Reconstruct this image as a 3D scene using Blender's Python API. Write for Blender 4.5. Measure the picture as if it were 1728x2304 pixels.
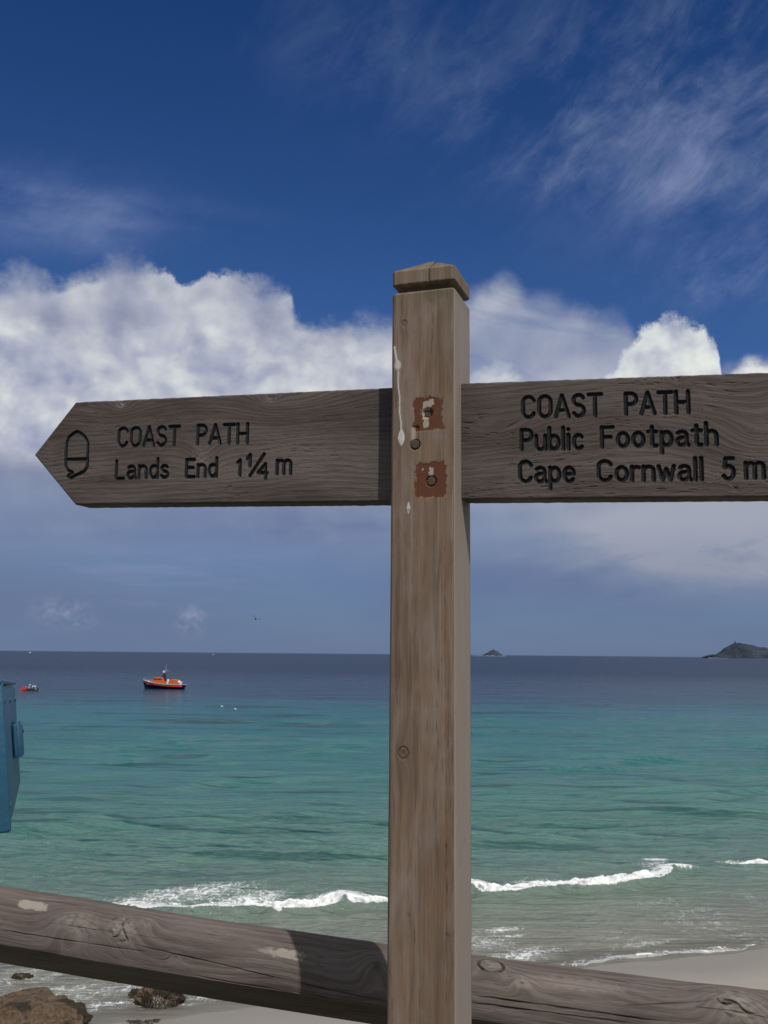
import bpy, math, random
import numpy as np
from mathutils import Matrix, Vector

random.seed(7)
rs = np.random.RandomState(11)
S = bpy.context.scene
for o in list(bpy.data.objects): bpy.data.objects.remove(o)
COL = S.collection

# ------------------------------------------------------------------ camera
F = 2240.0; CXp, CYp = 864.0, 1152.0
PITCH = math.atan(319 / F); ROLL = math.radians(.52); H = 11.5
FW = np.array([0, math.cos(PITCH), math.sin(PITCH)])
R0 = np.array([1., 0, 0]); U0 = np.array([0, -math.sin(PITCH), math.cos(PITCH)])
RC = R0 * math.cos(ROLL) + U0 * math.sin(ROLL); UC = U0 * math.cos(ROLL) - R0 * math.sin(ROLL)
CAM = np.array([0, 0, H])
cd = bpy.data.cameras.new('camera'); cam = bpy.data.objects.new('camera', cd); COL.objects.link(cam)
cd.sensor_fit = 'VERTICAL'; cd.sensor_height = 36; cd.lens = 35; cd.clip_start = .05; cd.clip_end = 80000
m = Matrix.Identity(4)
for i in range(3):
    m[i][0] = RC[i]; m[i][1] = UC[i]; m[i][2] = -FW[i]; m[i][3] = CAM[i]
cam.matrix_world = m
S.camera = cam
S.view_settings.view_transform = 'Standard'; S.view_settings.look = 'None'
S.view_settings.exposure = 0; S.view_settings.gamma = 1; S.view_settings.use_curve_mapping = False

def ray(x, y): return FW + (x - CXp) / F * RC - (y - CYp) / F * UC
def at_sea(x, y, z=0.):
    q = ray(x, y); return CAM + q * (z - H) / q[2]
def at_depth(x, y, Y):
    q = ray(x, y); return CAM + q / q[1] * Y
def uv(x, y):
    q = ray(x, y); q = q / np.linalg.norm(q)
    return math.degrees(math.atan2(q[0], q[1])), math.degrees(math.asin(q[2]))

# ------------------------------------------------------------------ node helpers
class V:
    def __init__(s, nt, k): s.nt = nt; s.k = k
    def _m(s, op, b=None, c=None, clamp=False):
        n = s.nt.nodes.new('ShaderNodeMath'); n.operation = op; n.use_clamp = clamp
        for i, v in enumerate((s, b, c)):
            if v is None: continue
            if isinstance(v, V): s.nt.links.new(v.k, n.inputs[i])
            else: n.inputs[i].default_value = float(v)
        return V(s.nt, n.outputs[0])
    def __add__(s, o): return s._m('ADD', o)
    __radd__ = __add__
    def __mul__(s, o): return s._m('MULTIPLY', o)
    __rmul__ = __mul__
    def __sub__(s, o): return s._m('SUBTRACT', o)
    def __rsub__(s, o): return (s * -1) + o
    def __truediv__(s, o): return s._m('DIVIDE', o)
    def max(s, o): return s._m('MAXIMUM', o)
    def min(s, o): return s._m('MINIMUM', o)
    def pow(s, o): return s._m('POWER', o)
    def abs(s): return s._m('ABSOLUTE')
    def sin(s): return s._m('SINE')
    def exp(s): return s._m('EXPONENT')
    def clamp(s): return s._m('ADD', 0, clamp=True)
    def ss(s, a, b, lo=0., hi=1.):
        n = s.nt.nodes.new('ShaderNodeMapRange'); n.interpolation_type = 'SMOOTHSTEP'
        s.nt.links.new(s.k, n.inputs[0])
        for i, v in zip((1, 2, 3, 4), (a, b, lo, hi)): n.inputs[i].default_value = v
        return V(s.nt, n.outputs[0])

class G:
    """thin wrapper round a node tree"""
    def __init__(g, nt): g.nt = nt; nt.nodes.clear()
    def node(g, t, **kw):
        n = g.nt.nodes.new(t)
        for k, v in kw.items(): setattr(n, k, v)
        return n
    def set(g, sock, v):
        if isinstance(v, V): g.nt.links.new(v.k, sock)
        elif isinstance(v, bpy.types.NodeSocket): g.nt.links.new(v, sock)
        else: sock.default_value = v
    def xyz(g, x, y, z=0.):
        n = g.node('ShaderNodeCombineXYZ')
        for i, v in enumerate((x, y, z)): g.set(n.inputs[i], v)
        return V(g.nt, n.outputs[0])
    def sep(g, v):
        n = g.node('ShaderNodeSeparateXYZ'); g.set(n.inputs[0], v)
        return [V(g.nt, o) for o in n.outputs]
    def noise(g, vec, scale=1., detail=5., rough=.55, dist=0., out=0):
        n = g.node('ShaderNodeTexNoise'); g.set(n.inputs['Vector'], vec)
        n.inputs['Scale'].default_value = scale; n.inputs['Detail'].default_value = detail
        n.inputs['Roughness'].default_value = rough; n.inputs['Distortion'].default_value = dist
        return V(g.nt, n.outputs[out])
    def voro(g, vec, scale=1., feature='F1', rnd=1., smooth=None):
        n = g.node('ShaderNodeTexVoronoi', feature=feature); g.set(n.inputs['Vector'], vec)
        n.inputs['Scale'].default_value = scale; n.inputs['Randomness'].default_value = rnd
        if smooth is not None: n.inputs['Smoothness'].default_value = smooth
        return V(g.nt, n.outputs[0])
    def vmul(g, a, b):
        n = g.node('ShaderNodeVectorMath', operation='MULTIPLY'); g.set(n.inputs[0], a); g.set(n.inputs[1], b)
        return V(g.nt, n.outputs[0])
    def vadd(g, a, b):
        n = g.node('ShaderNodeVectorMath', operation='ADD'); g.set(n.inputs[0], a); g.set(n.inputs[1], b)
        return V(g.nt, n.outputs[0])
    def mix(g, f, a, b, blend='MIX'):
        n = g.node('ShaderNodeMix', data_type='RGBA', blend_type=blend)
        g.set(n.inputs[0], f)
        for i, v in ((6, a), (7, b)):
            if isinstance(v, (tuple, list)): v = (*v[:3], 1.)
            g.set(n.inputs[i], v)
        return V(g.nt, n.outputs[2])
    def ramp(g, f, stops, interp='LINEAR'):
        n = g.node('ShaderNodeValToRGB'); g.set(n.inputs[0], f); cr = n.color_ramp; cr.interpolation = interp
        while len(cr.elements) < len(stops): cr.elements.new(.5)
        for e, (p, c) in zip(cr.elements, stops): e.position = p; e.color = (*c[:3], 1)
        return V(g.nt, n.outputs[0])
    def curve(g, f, pts):
        n = g.node('ShaderNodeFloatCurve'); g.set(n.inputs[1], f); c = n.mapping.curves[0]
        while len(c.points) < len(pts): c.points.new(.5, .5)
        for p, (x, y) in zip(c.points, pts): p.location = (x, y)
        n.mapping.update(); return V(g.nt, n.outputs[0])
    def attr(g, name, out='Fac'):
        n = g.node('ShaderNodeAttribute', attribute_name=name); return V(g.nt, n.outputs[out])
    def bump(g, h, dist, strength=1., normal=None):
        n = g.node('ShaderNodeBump'); g.set(n.inputs['Height'], h); n.inputs['Distance'].default_value = dist
        n.inputs['Strength'].default_value = strength
        if normal is not None: g.set(n.inputs['Normal'], normal)
        return V(g.nt, n.outputs[0])
    def principled(g, color, rough=.6, normal=None, spec=.5, metallic=0., ior=1.5, alpha=None, coat=None):
        n = g.node('ShaderNodeBsdfPrincipled')
        if isinstance(color, (tuple, list)): color = (*color[:3], 1.)
        g.set(n.inputs['Base Color'], color); g.set(n.inputs['Roughness'], rough)
        g.set(n.inputs['Specular IOR Level'], spec); g.set(n.inputs['Metallic'], metallic); n.inputs['IOR'].default_value = ior
        if normal is not None: g.set(n.inputs['Normal'], normal)
        if alpha is not None: g.set(n.inputs['Alpha'], alpha)
        if coat is not None: n.inputs['Coat Weight'].default_value = coat; n.inputs['Coat Roughness'].default_value = .15
        o = g.node('ShaderNodeOutputMaterial'); g.nt.links.new(n.outputs[0], o.inputs[0])
        return n
def mat(name):
    m_ = bpy.data.materials.new(name); m_.use_nodes = True
    return m_, G(m_.node_tree)
def srgb(*c): return tuple((x / 255 / 12.92) if x / 255 <= .04045 else ((x / 255 + .055) / 1.055) ** 2.4 for x in c)

# ------------------------------------------------------------------ world: sky + clouds (direction space, all the way round)
SUN_EL = math.radians(53); SUN_AZ = math.radians(24)      # 24 deg to the right of straight behind the camera
w = bpy.data.worlds.new('World'); S.world = w; w.use_nodes = True
g = G(w.node_tree)
sky = g.node('ShaderNodeTexSky', sky_type='NISHITA'); sky.sun_disc = False
sky.sun_elevation = SUN_EL; sky.sun_rotation = math.pi - SUN_AZ
sky.air_density = 1.0; sky.dust_density = .4; sky.ozone_density = 3.2
tc = g.node('ShaderNodeTexCoord'); dirv = V(g.nt, tc.outputs['Generated'])
x, y, z = g.sep(dirv)
u = x._m('ARCTAN2', y) * 57.2958; v = z._m('ARCSINE') * 57.2958
K = 10.0                                                     # background strength is 1/K
def cl(r, gg, b, k=1.):
    q = max(0, r - 95) * .07; gg += q * .6; b -= q
    return tuple(c * K * k for c in srgb(r, gg, b))
base = g.mix(1., V(g.nt, sky.outputs[0]), (.275, .43, .705), 'MULTIPLY')
P = g.xyz(u, v * 1.15, 0.)
def off(du, dv, s=0.): return g.vadd(P, (du, dv, s))
def gauss(px, py, rx, ry):
    cu, cv = uv(px, py); a = (u - cu) / (rx / 39.); b = (v - cv) / (ry / 39.)
    return ((a * a + b * b) * -1.).exp()
base = g.mix(v.ss(12., 42.), base, (.38, .68, .80), 'MULTIPLY')
# low grey blue air near the horizon
lown = g.noise(g.vmul(P, (.035, .13, 1.)), 1., 4., .5)
hz = v.ss(17., 1.5) * (lown.ss(.25, .7) * .30 + .68)
c = g.mix(hz, base, g.mix(v.ss(2., 9.), cl(102, 118, 152), cl(118, 131, 160)))
# cirrus, streaked
def streak(ang, sx, sy, seed, detail=8., rough=.62, dist=.6):
    a = math.radians(ang)
    p = g.xyz(u * (math.cos(a) * sx) + v * (math.sin(a) * sx), u * (-math.sin(a) * sy) + v * (math.cos(a) * sy), seed)
    return g.noise(p, 1., detail, rough, dist)
ci1 = streak(22, .07, .15, 3.1, 6., .6, .3); ci2 = streak(34, .22, .42, 7.7, 9., .68, .35)
cmask = gauss(1600, 170, 360, 230) * 1.1 + gauss(1330, 310, 300, 110) * .8 + gauss(1720, 330, 200, 130) + gauss(900, 90, 300, 130) * .35 + gauss(1690, 600, 130, 60) * .8 + gauss(1580, 640, 130, 80) * .5
cmask = cmask + v.ss(36., 60.) * .5 + u.abs().ss(26., 40.) * .5
cir = (ci1 * .55 + ci2 * .5).ss(.42, .86) * cmask.min(1.)
cmaskL = gauss(160, 470, 330, 45) + gauss(60, 500, 160, 50) * .8 + gauss(240, 550, 70, 40) * .6 + gauss(30, 380, 260, 60) * .35
cir2 = (streak(-3, .05, .22, 12., 5., .5, .2) * .75 + ci2 * .25).ss(.4, .85) * cmaskL.min(1.)
c = g.mix((cir * .74), c, cl(150, 160, 200))
c = g.mix((cir2 * .85).min(.5), c, cl(140, 152, 195))
# cumulus
def billow(seed, scale):
    n1 = g.noise(off(0, 0, seed), scale, 6., .46, .15)
    n2 = g.noise(off(-.35 / scale * .5, -.42 / scale * .5, seed), scale, 6., .46, .15)
    return n1, n1 - n2
def topline(pts):
    q = sorted(((a + 30) / 60, b / 40) for a, b in (uv(*p) for p in pts))
    return g.curve((u + 30.) / 60., q) * 40.
puff = g.noise(off(0, 0, 31.), .62, 9., .64, .1) - .5
puffb = g.noise(off(0, 0, 8.), .2, 3., .5) - .5
# thin bright veil right of the post
n1, rel1 = billow(50., .16)
tl = topline([(900, 700), (1040, 650), (1090, 622), (1140, 606), (1190, 640), (1250, 648), (1330, 680), (1400, 700), (1450, 760), (1530, 800), (1600, 810), (1728, 790), (1790, 780)])
d = tl - v + puff * 1.6
edge = u.ss(-3., 0.)
veil = d.ss(-.15, 1.6) * v.ss(9.5, 14.) * edge * (streak(-14, .06, .3, 22., 7., .6).ss(.30, .60) * .55 + .50)
c = g.mix((veil * .95).min(.88), c, g.mix(n1.ss(.35, .65), cl(140, 148, 180), cl(186, 187, 208)))
# left bank
n2_, rel2 = billow(4., .17)
n3_, rel3 = billow(17., .42)
tl = topline([(-300, 640), (-120, 590), (0, 600), (40, 588), (80, 600), (120, 622), (180, 612), (225, 590), (265, 563), (310, 572), (365, 600), (400, 622), (440, 622), (480, 610), (540, 615), (620, 625), (655, 650), (668, 690), (720, 712), (800, 708), (880, 712), (960, 750), (1000, 850), (1100, 1000), (1400, 1040), (1700, 900), (1860, 700)])
d = tl - v + puff * 2.6 + puffb * 1.6
soft = g.noise(off(0, 0, 77.), .12, 2., .5).ss(.35, .65, .4, 2.4)
a = (d / soft).ss(-.15, 1.25) * v.ss(4.0, 10.5) * .97
depth = d.ss(.2, 9.)
lit = (rel2 * 1.9 + rel3 * .55 + .56 - depth * .42 + n2_ * .5 - .2).clamp()
cc = g.ramp(lit, [(0., cl(124, 132, 164)), (.28, cl(146, 151, 180)), (.55, cl(168, 170, 195)), (.82, cl(192, 192, 211)), (1., cl(208, 207, 221))])
cc = g.mix(v.ss(13.5, 8.) * .72, cc, g.mix(lown.ss(.3, .65), cl(116, 127, 158), cl(146, 153, 178)))
c = g.mix(a, c, cc)
def puffcloud(c, pts, seed, amt=1.2, lo=13.0, soft=.75, dim=0., al=1., sc=.8):
    tl = topline(pts)
    d = tl - v + (g.noise(off(0, 0, seed), sc, 7., .58, .1) - .5) * amt * 1.8
    n, rel = billow(seed + 3., .4)
    lit = (rel * 2.0 + .78 - dim - d.ss(.1, 4.5) * (.30 + dim) + (n - .5) * .5).clamp()
    cc = g.ramp(lit, [(0., cl(150, 156, 190)), (.45, cl(186, 187, 211)), (.8, cl(215, 214, 228)), (1., cl(228, 226, 236))])
    return g.mix(d.ss(-.08, soft) * v.ss(lo - 2., lo) * al, c, cc)
# nearer billows of the left bank, each bright along its own top
c = puffcloud(c, [(-300, 700), (-60, 660), (30, 650), (90, 690), (170, 730), (260, 740), (340, 690), (420, 660), (500, 680), (600, 720), (690, 760), (800, 745), (880, 760), (960, 800), (1020, 1000), (1300, 1400)], 120., 2.2, 11.5, 2.2, .10, .75, .33)
c = puffcloud(c, [(-300, 760), (-40, 790), (60, 830), (160, 850), (250, 850), (310, 790), (360, 765), (410, 790), (450, 850), (560, 860), (620, 830), (690, 800), (760, 810), (860, 850), (960, 900), (1100, 1300)], 140., 1.8, 11.5, 1.5, .06, .80, .5)
# right hand puff
c = puffcloud(c, [(1000, 1500), (1240, 1060), (1330, 890), (1370, 825), (1400, 790), (1425, 750), (1460, 722), (1495, 706), (1535, 712), (1572, 722), (1595, 750), (1618, 778), (1626, 860), (1640, 1000), (1700, 1400)], 60., 1.5)
c = puffcloud(c, [(1560, 1500), (1620, 905), (1660, 815), (1700, 798), (1728, 805), (1790, 740), (1830, 800), (1860, 900)], 90., .8)
c = puffcloud(c, [(980, 1500), (1050, 850), (1100, 812), (1150, 815), (1200, 845), (1300, 870), (1400, 1100)], 98., 1.4, 13., 1.6, .12, .8)
# lower banks under the arms
lowa = g.noise(g.vmul(off(0, 0, 40.), (.10, .22, 1.)), 1., 6., .55, .2)
bm = gauss(1640, 1170, 300, 60) + gauss(1500, 1230, 280, 60) * .7 + gauss(1728, 1260, 200, 60) * .6
c = g.mix((lowa.ss(.22, .55) * bm * 1.25).min(.8), c, cl(166, 167, 187))
dm = gauss(1300, 1330, 520, 90) * .55 + gauss(300, 1180, 380, 60) * .4 + gauss(760, 1190, 170, 60) * .6
c = g.mix((dm * lowa.ss(.7, .35)).min(.6), c, cl(92, 105, 146))
st = g.noise(g.vmul(off(0, 0, 45.), (.12, .8, 1.)), 1., 6., .6, .3)
sm = gauss(180, 1270, 420, 60) * .7 + gauss(430, 1360, 90, 14) * .8 + gauss(440, 1345, 60, 8)
c = g.mix((st.ss(.45, .75) * sm * .7).min(.55), c, cl(140, 148, 188))
sp = g.noise(off(0, 0, 66.), 1.6, 5., .6)
sm = gauss(430, 1395, 26, 24) + gauss(135, 1375, 45, 24) * .8 + gauss(170, 1400, 40, 12) * .5
c = g.mix(((sp - .35).ss(.0, .4) * sm * 1.1).min(.6), c, cl(150, 155, 190))
# below the horizon: same air
# whiter broken cloud added out of view, overhead and behind, to lift shadow fill
o3 = g.noise(dirv, 2.2, 6., .55); om = (u.abs().ss(34., 55.) + v.ss(48., 62.)).min(1.) * v.ss(4., 14.)
c = g.mix(o3.ss(.42, .56) * om * .95, c, g.mix(o3.ss(.5, .7), cl(222, 220, 226), cl(190, 190, 205)))
bg = g.node('ShaderNodeBackground'); g.set(bg.inputs[0], c); bg.inputs[1].default_value = 1. / K
wo = g.node('ShaderNodeOutputWorld'); g.nt.links.new(bg.outputs[0], wo.inputs[0])
w.cycles.sampling_method = 'MANUAL'; w.cycles.sample_map_resolution = 512

# ------------------------------------------------------------------ sun
sd = bpy.data.lights.new('sun', 'SUN'); sd.energy = 3.6; sd.angle = math.radians(.53); sd.color = (1., .95, .87)
so = bpy.data.objects.new('sun', sd); COL.objects.link(so)
SUNV = Vector((math.sin(SUN_AZ) * math.cos(SUN_EL), -math.cos(SUN_AZ) * math.cos(SUN_EL), math.sin(SUN_EL)))
so.rotation_euler = SUNV.to_track_quat('Z', 'Y').to_euler(); so.location = (4, -8, 30)

# ------------------------------------------------------------------ numpy noise
_perm = np.concatenate([rs.permutation(256)] * 3)
_grad = rs.normal(size=(256, 3)); _grad /= np.linalg.norm(_grad, axis=1)[:, None]
def perlin(x, y, z=0.):
    x, y, z = np.broadcast_arrays(np.asarray(x, float), np.asarray(y, float), np.asarray(z, float))
    xi, yi, zi = np.floor(x), np.floor(y), np.floor(z); xf, yf, zf = x - xi, y - yi, z - zi
    X, Y, Z = xi.astype(int) & 255, yi.astype(int) & 255, zi.astype(int) & 255
    f = lambda t: t * t * t * (t * (t * 6 - 15) + 10)
    uu, vv, ww = f(xf), f(yf), f(zf); out = 0
    for dx in (0, 1):
        for dy in (0, 1):
            for dz in (0, 1):
                h = _perm[_perm[_perm[(X + dx) & 255] + ((Y + dy) & 255)] + ((Z + dz) & 255)]
                gr = _grad[h]
                dot = gr[..., 0] * (xf - dx) + gr[..., 1] * (yf - dy) + gr[..., 2] * (zf - dz)
                out = out + dot * (uu if dx else 1 - uu) * (vv if dy else 1 - vv) * (ww if dz else 1 - ww)
    return out * 1.5
def fbm(x, y, z=0., o=4, r=.5):
    s = 0; a = 1.
    for i in range(o):
        s = s + a * perlin(np.asarray(x) * 2 ** i + 17 * i, np.asarray(y) * 2 ** i + 5 * i, np.asarray(z) * 2 ** i); a *= r
    return s
def sst(a, b, x):
    t = np.clip((x - a) / (b - a), 0, 1); return t * t * (3 - 2 * t)

# ------------------------------------------------------------------ object helpers
def tag(o, label=None, cat=None, group=None, kind=None):
    if label: o['label'] = label
    if cat: o['category'] = cat
    if group: o['group'] = group
    if kind: o['kind'] = kind
    return o
def empty(name, loc, label, cat, group=None, rz=0.):
    o = bpy.data.objects.new(name, None); COL.objects.link(o); o.location = loc; o.rotation_euler = (0, 0, rz)
    o.empty_display_size = .1
    return tag(o, label, cat, group)
def mesh(name, verts, faces, m_, parent=None, smooth=False, attrs=None, fm=None):
    me = bpy.data.meshes.new(name)
    verts = np.asarray(verts, np.float32).reshape(-1, 3)
    if isinstance(faces, np.ndarray):
        n, k = faces.shape
        me.vertices.add(len(verts)); me.vertices.foreach_set('co', verts.ravel())
        me.loops.add(n * k); me.loops.foreach_set('vertex_index', faces.ravel().astype(np.int32))
        me.polygons.add(n); me.polygons.foreach_set('loop_start', np.arange(0, n * k, k, dtype=np.int32))
        me.update(calc_edges=True)
    else:
        me.from_pydata(verts.tolist(), [], faces)
    if attrs:
        for k, a in attrs.items():
            a = np.asarray(a, np.float32)
            if a.ndim > 1 and a.shape[-1] == 3 and a.size == verts.size:
                at = me.attributes.new(k, 'FLOAT_VECTOR', 'POINT'); at.data.foreach_set('vector', a.ravel())
            else:
                at = me.attributes.new(k, 'FLOAT', 'POINT'); at.data.foreach_set('value', a.ravel())
    for mm in (m_ if isinstance(m_, list) else [m_]): me.materials.append(mm)
    me.polygons.foreach_set('use_smooth', np.full(len(me.polygons), bool(smooth)))
    me.validate(); me.update()
    o = bpy.data.objects.new(name, me); COL.objects.link(o)
    if parent: o.parent = parent
    return o
def gridfaces(n, m, closed=False):
    i = np.arange(n - 1)[:, None]; mm = m if closed else m - 1
    j = np.arange(mm)[None, :]; j2 = (j + 1) % m
    return np.stack([i * m + j, i * m + j2, (i + 1) * m + j2, (i + 1) * m + j], -1).reshape(-1, 4)
class MB:
    def __init__(s): s.v = []; s.f = []
    def add(s, v, f):
        o = len(s.v); s.v += [tuple(map(float, p)) for p in v]; s.f += [tuple(i + o for i in q) for q in f]; return s
    def box(s, x0, x1, y0, y1, z0, z1, b=0.):
        if b <= 0:
            v = [(x, y, z) for x in (x0, x1) for y in (y0, y1) for z in (z0, z1)]
            return s.add(v, [(0, 1, 3, 2), (4, 6, 7, 5), (0, 4, 5, 1), (2, 3, 7, 6), (0, 2, 6, 4), (1, 5, 7, 3)])
        def ring(x0, x1, y0, y1, z, b): return [(x0 + b, y0, z), (x1 - b, y0, z), (x1, y0 + b, z), (x1, y1 - b, z), (x1 - b, y1, z), (x0 + b, y1, z), (x0, y1 - b, z), (x0, y0 + b, z)]
        v = ring(x0 + b, x1 - b, y0 + b, y1 - b, z0, b * .5) + ring(x0, x1, y0, y1, z0 + b, b) + ring(x0, x1, y0, y1, z1 - b, b) + ring(x0 + b, x1 - b, y0 + b, y1 - b, z1, b * .5)
        f = [(k * 8 + i, k * 8 + (i + 1) % 8, k * 8 + 8 + (i + 1) % 8, k * 8 + 8 + i) for k in range(3) for i in range(8)]
        return s.add(v, f + [tuple(range(7, -1, -1)), tuple(range(24, 32))])
    def tube(s, pts, r, n=10):
        pts = [Vector(p) for p in pts]; rr = r if isinstance(r, (list, tuple)) else [r] * len(pts); v = []
        for i, p in enumerate(pts):
            t = (pts[min(i + 1, len(pts) - 1)] - pts[max(i - 1, 0)]).normalized()
            a = t.orthogonal().normalized() if i == 0 else (a - t * a.dot(t)).normalized()
            b = t.cross(a)
            v += [p + (a * math.cos(2 * math.pi * k / n) + b * math.sin(2 * math.pi * k / n)) * rr[i] for k in range(n)]
        m_ = len(pts)
        f = [(i * n + k, i * n + (k + 1) % n, (i + 1) * n + (k + 1) % n, (i + 1) * n + k) for i in range(m_ - 1) for k in range(n)]
        return s.add(v, f + [tuple(range(n - 1, -1, -1)), tuple(range((m_ - 1) * n, m_ * n))])
    def prism(s, poly, y0, y1):      # poly in x,z
        n = len(poly); v = [(x, y0, z) for x, z in poly] + [(x, y1, z) for x, z in poly]
        return s.add(v, [tuple(range(n)), tuple(range(2 * n - 1, n - 1, -1))] + [(i, n + i, n + (i + 1) % n, (i + 1) % n) for i in range(n)])
    def sphere(s, c, r, n=12, m_=8, sc=(1, 1, 1)):
        v = []
        for i in range(m_ + 1):
            t = math.pi * i / m_
            v += [(c[0] + r * sc[0] * math.sin(t) * math.cos(2 * math.pi * k / n), c[1] + r * sc[1] * math.sin(t) * math.sin(2 * math.pi * k / n), c[2] + r * sc[2] * math.cos(t)) for k in range(n)]
        return s.add(v, [(i * n + k, i * n + (k + 1) % n, (i + 1) * n + (k + 1) % n, (i + 1) * n + k) for i in range(m_) for k in range(n)])
    def build(s, name, m_, parent=None, smooth=False): return mesh(name, s.v, s.f, m_, parent, smooth)
def fixn(o):
    import bmesh
    b = bmesh.new(); b.from_mesh(o.data); bmesh.ops.recalc_face_normals(b, faces=b.faces); b.to_mesh(o.data); b.free(); return o

def simple(name, col, rough=.6, spec=.5, metallic=0., var=.12, scale=8., bump=0.):
    m_, g = mat(name); t = g.node('ShaderNodeTexCoord'); n = g.noise(V(g.nt, t.outputs['Object']), scale, 5.)
    c = g.mix(n, tuple(x * (1 - var) for x in col), tuple(min(1, x * (1 + var)) for x in col))
    g.principled(c, rough, g.bump(n, bump) if bump else None, spec, metallic); return m_

# ================================================================== SETTING
# shore line runs obliquely: nearer on the left
def offshore(X, Y): return Y - .36 * X * np.exp(-np.clip(Y - 40, 0, None) / 60.) - 36.3
def beach_z(X, Y):
    s = offshore(X, Y)
    z = np.where(s < 0, -s * .055, -s * .030)
    z = np.maximum(z, -9) + fbm(X * .35, Y * .35, 3., 3) * .035 * np.clip(1 + s * .02, .2, 1)
    return z
m_sand, g = mat('sand')
tcn = g.node('ShaderNodeNewGeometry'); pos = V(g.nt, tcn.outputs['Position']); X_, Y_, Z_ = g.sep(pos)
n = g.noise(pos, 1.2, 7., .6); nf = g.noise(pos, 40., 4., .6)
wet = Z_.ss(.28, .05) ; wet = (wet + (n - .5) * .5).clamp()
dry = g.mix(nf, (.255, .236, .206), (.30, .278, .242))
wetc = g.mix(n, (.192, .180, .157), (.222, .208, .182))
cs = g.mix(wet, dry, wetc)
g.principled(cs, wet * -.35 + .9, g.bump(nf * .3 + n, .02), .4)
xs = np.linspace(-75, 75, 260); ys = np.concatenate([np.linspace(13, 60, 240), np.linspace(61, 420, 60)])
XX, YY = np.meshgrid(xs, ys); ZZ = beach_z(XX, YY)
mesh('beach', np.stack([XX, YY, ZZ], -1), gridfaces(len(ys), len(xs)), m_sand, smooth=True)['kind'] = 'structure'
# clifftop terrace and slope down to the beach (below the field of view)
m_turf, g = mat('turf'); t = g.node('ShaderNodeTexCoord'); p = V(g.nt, t.outputs['Object'])
nn = g.noise(p, 3., 7., .6); nb = g.noise(p, 60., 4.)
g.principled(g.mix(nn.ss(.35, .65), (.30, .26, .20), (.10, .12, .05)), .9, g.bump(nb + nn, .04), .2)
xs = np.linspace(-30, 30, 90); ys = np.concatenate([np.linspace(-12, 3.2, 30), np.linspace(3.4, 5, 12), np.linspace(5.4, 16, 40)])
XX, YY = np.meshgrid(xs, ys)
prof = np.interp(ys, [-12, 2.9, 3.4, 4.2, 8, 13, 16], [9.95, 9.95, 9.6, 7.9, 3.6, 1.0, .8])
ZZ = prof[:, None] + fbm(XX * .5, YY * .5, 1., 4) * .05 * (1 + 5 * sst(3.3, 6, YY) * sst(16, 12, YY))
mesh('ground', np.stack([XX, YY, ZZ], -1), gridfaces(len(ys), len(xs)), m_turf, smooth=True)['kind'] = 'structure'

# ------------------------------------------------------------------ sea
nr, na = 860, 640
r = 1 / np.linspace(1 / 27., 1 / 36000., nr)
ang = np.radians(np.concatenate([np.linspace(-80, -27, 40)[:-1], np.linspace(-27, 27, na - 78), np.linspace(27, 80, 40)[1:]]))
na = len(ang)
RR, AA = np.meshgrid(r, ang, indexing='ij'); XX = RR * np.sin(AA); YY = RR * np.cos(AA)
sp_ = np.gradient(r)[:, None] * np.ones_like(XX)
off_ = offshore(XX, YY)
def band(wl): return sst(.9, .3, sp_ / wl * 2)         # fade what the mesh cannot carry
amp = sst(-2, 25, off_) * .85 + .15
ph = YY - .36 * XX * np.exp(-np.clip(YY - 40, 0, None) / 60.)
warp = fbm(XX * .03, ph * .03, 2., 3) * 7
env = np.clip(.5 + 1.3 * fbm(XX * .035, ph * .06, 9., 3), 0, 1.5)
env2 = np.clip(.5 + 1.5 * fbm(XX * .06 + 40, ph * .09, 4., 3), 0, 1.6)
def crest(p): return (1 - np.abs(np.sin(p))) * 2 - .7
z = .22 * env * np.sin((ph + warp) * 2 * np.pi / 8.5) * band(8.5)
z += .14 * env2 * crest((ph + warp * 1.3 + 3) * np.pi / 4.6) * band(4.6)
z += .15 * fbm(XX * .10, ph * .28, 6., 3) * band(3.5)
z += .12 * fbm(XX * .45, ph * 1.1, 8., 3) * band(.9)
z += .042 * fbm(XX * 1.6, ph * 3.2, 1., 3) * band(.3)
z += .28 * fbm(XX * .02, YY * .05, 5., 2) * band(20.)
z *= amp
z *= np.where(off_ < 8, .25 + .75 * sst(-4, 8, off_), 1)
# named swells close to the breakers
def seag(px, py, rx, ry):
    c0 = at_sea(px, py); d = c0[1]; sx = rx / F * d; sy = ry * d * d / (H * F)
    dx = XX - c0[0]; dy = (YY - c0[1]) - .36 * dx
    return np.exp(-(dx / sx) ** 2 - (dy / sy) ** 2)
for (px, py, rx, ry, a) in [(1350, 1940, 110, 9, .30), (1480, 1948, 60, 8, .2), (1600, 1960, 110, 9, .25), (1120, 1968, 120, 7, .15), (200, 1790, 160, 6, .25), (420, 1800, 120, 6, .2), (1180, 1770, 130, 5, .25), (1600, 1785, 120, 5, .22), (250, 1880, 160, 7, .2), (600, 1885, 160, 6, .2)]:
    z += a * seag(px, py, rx, ry)
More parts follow.
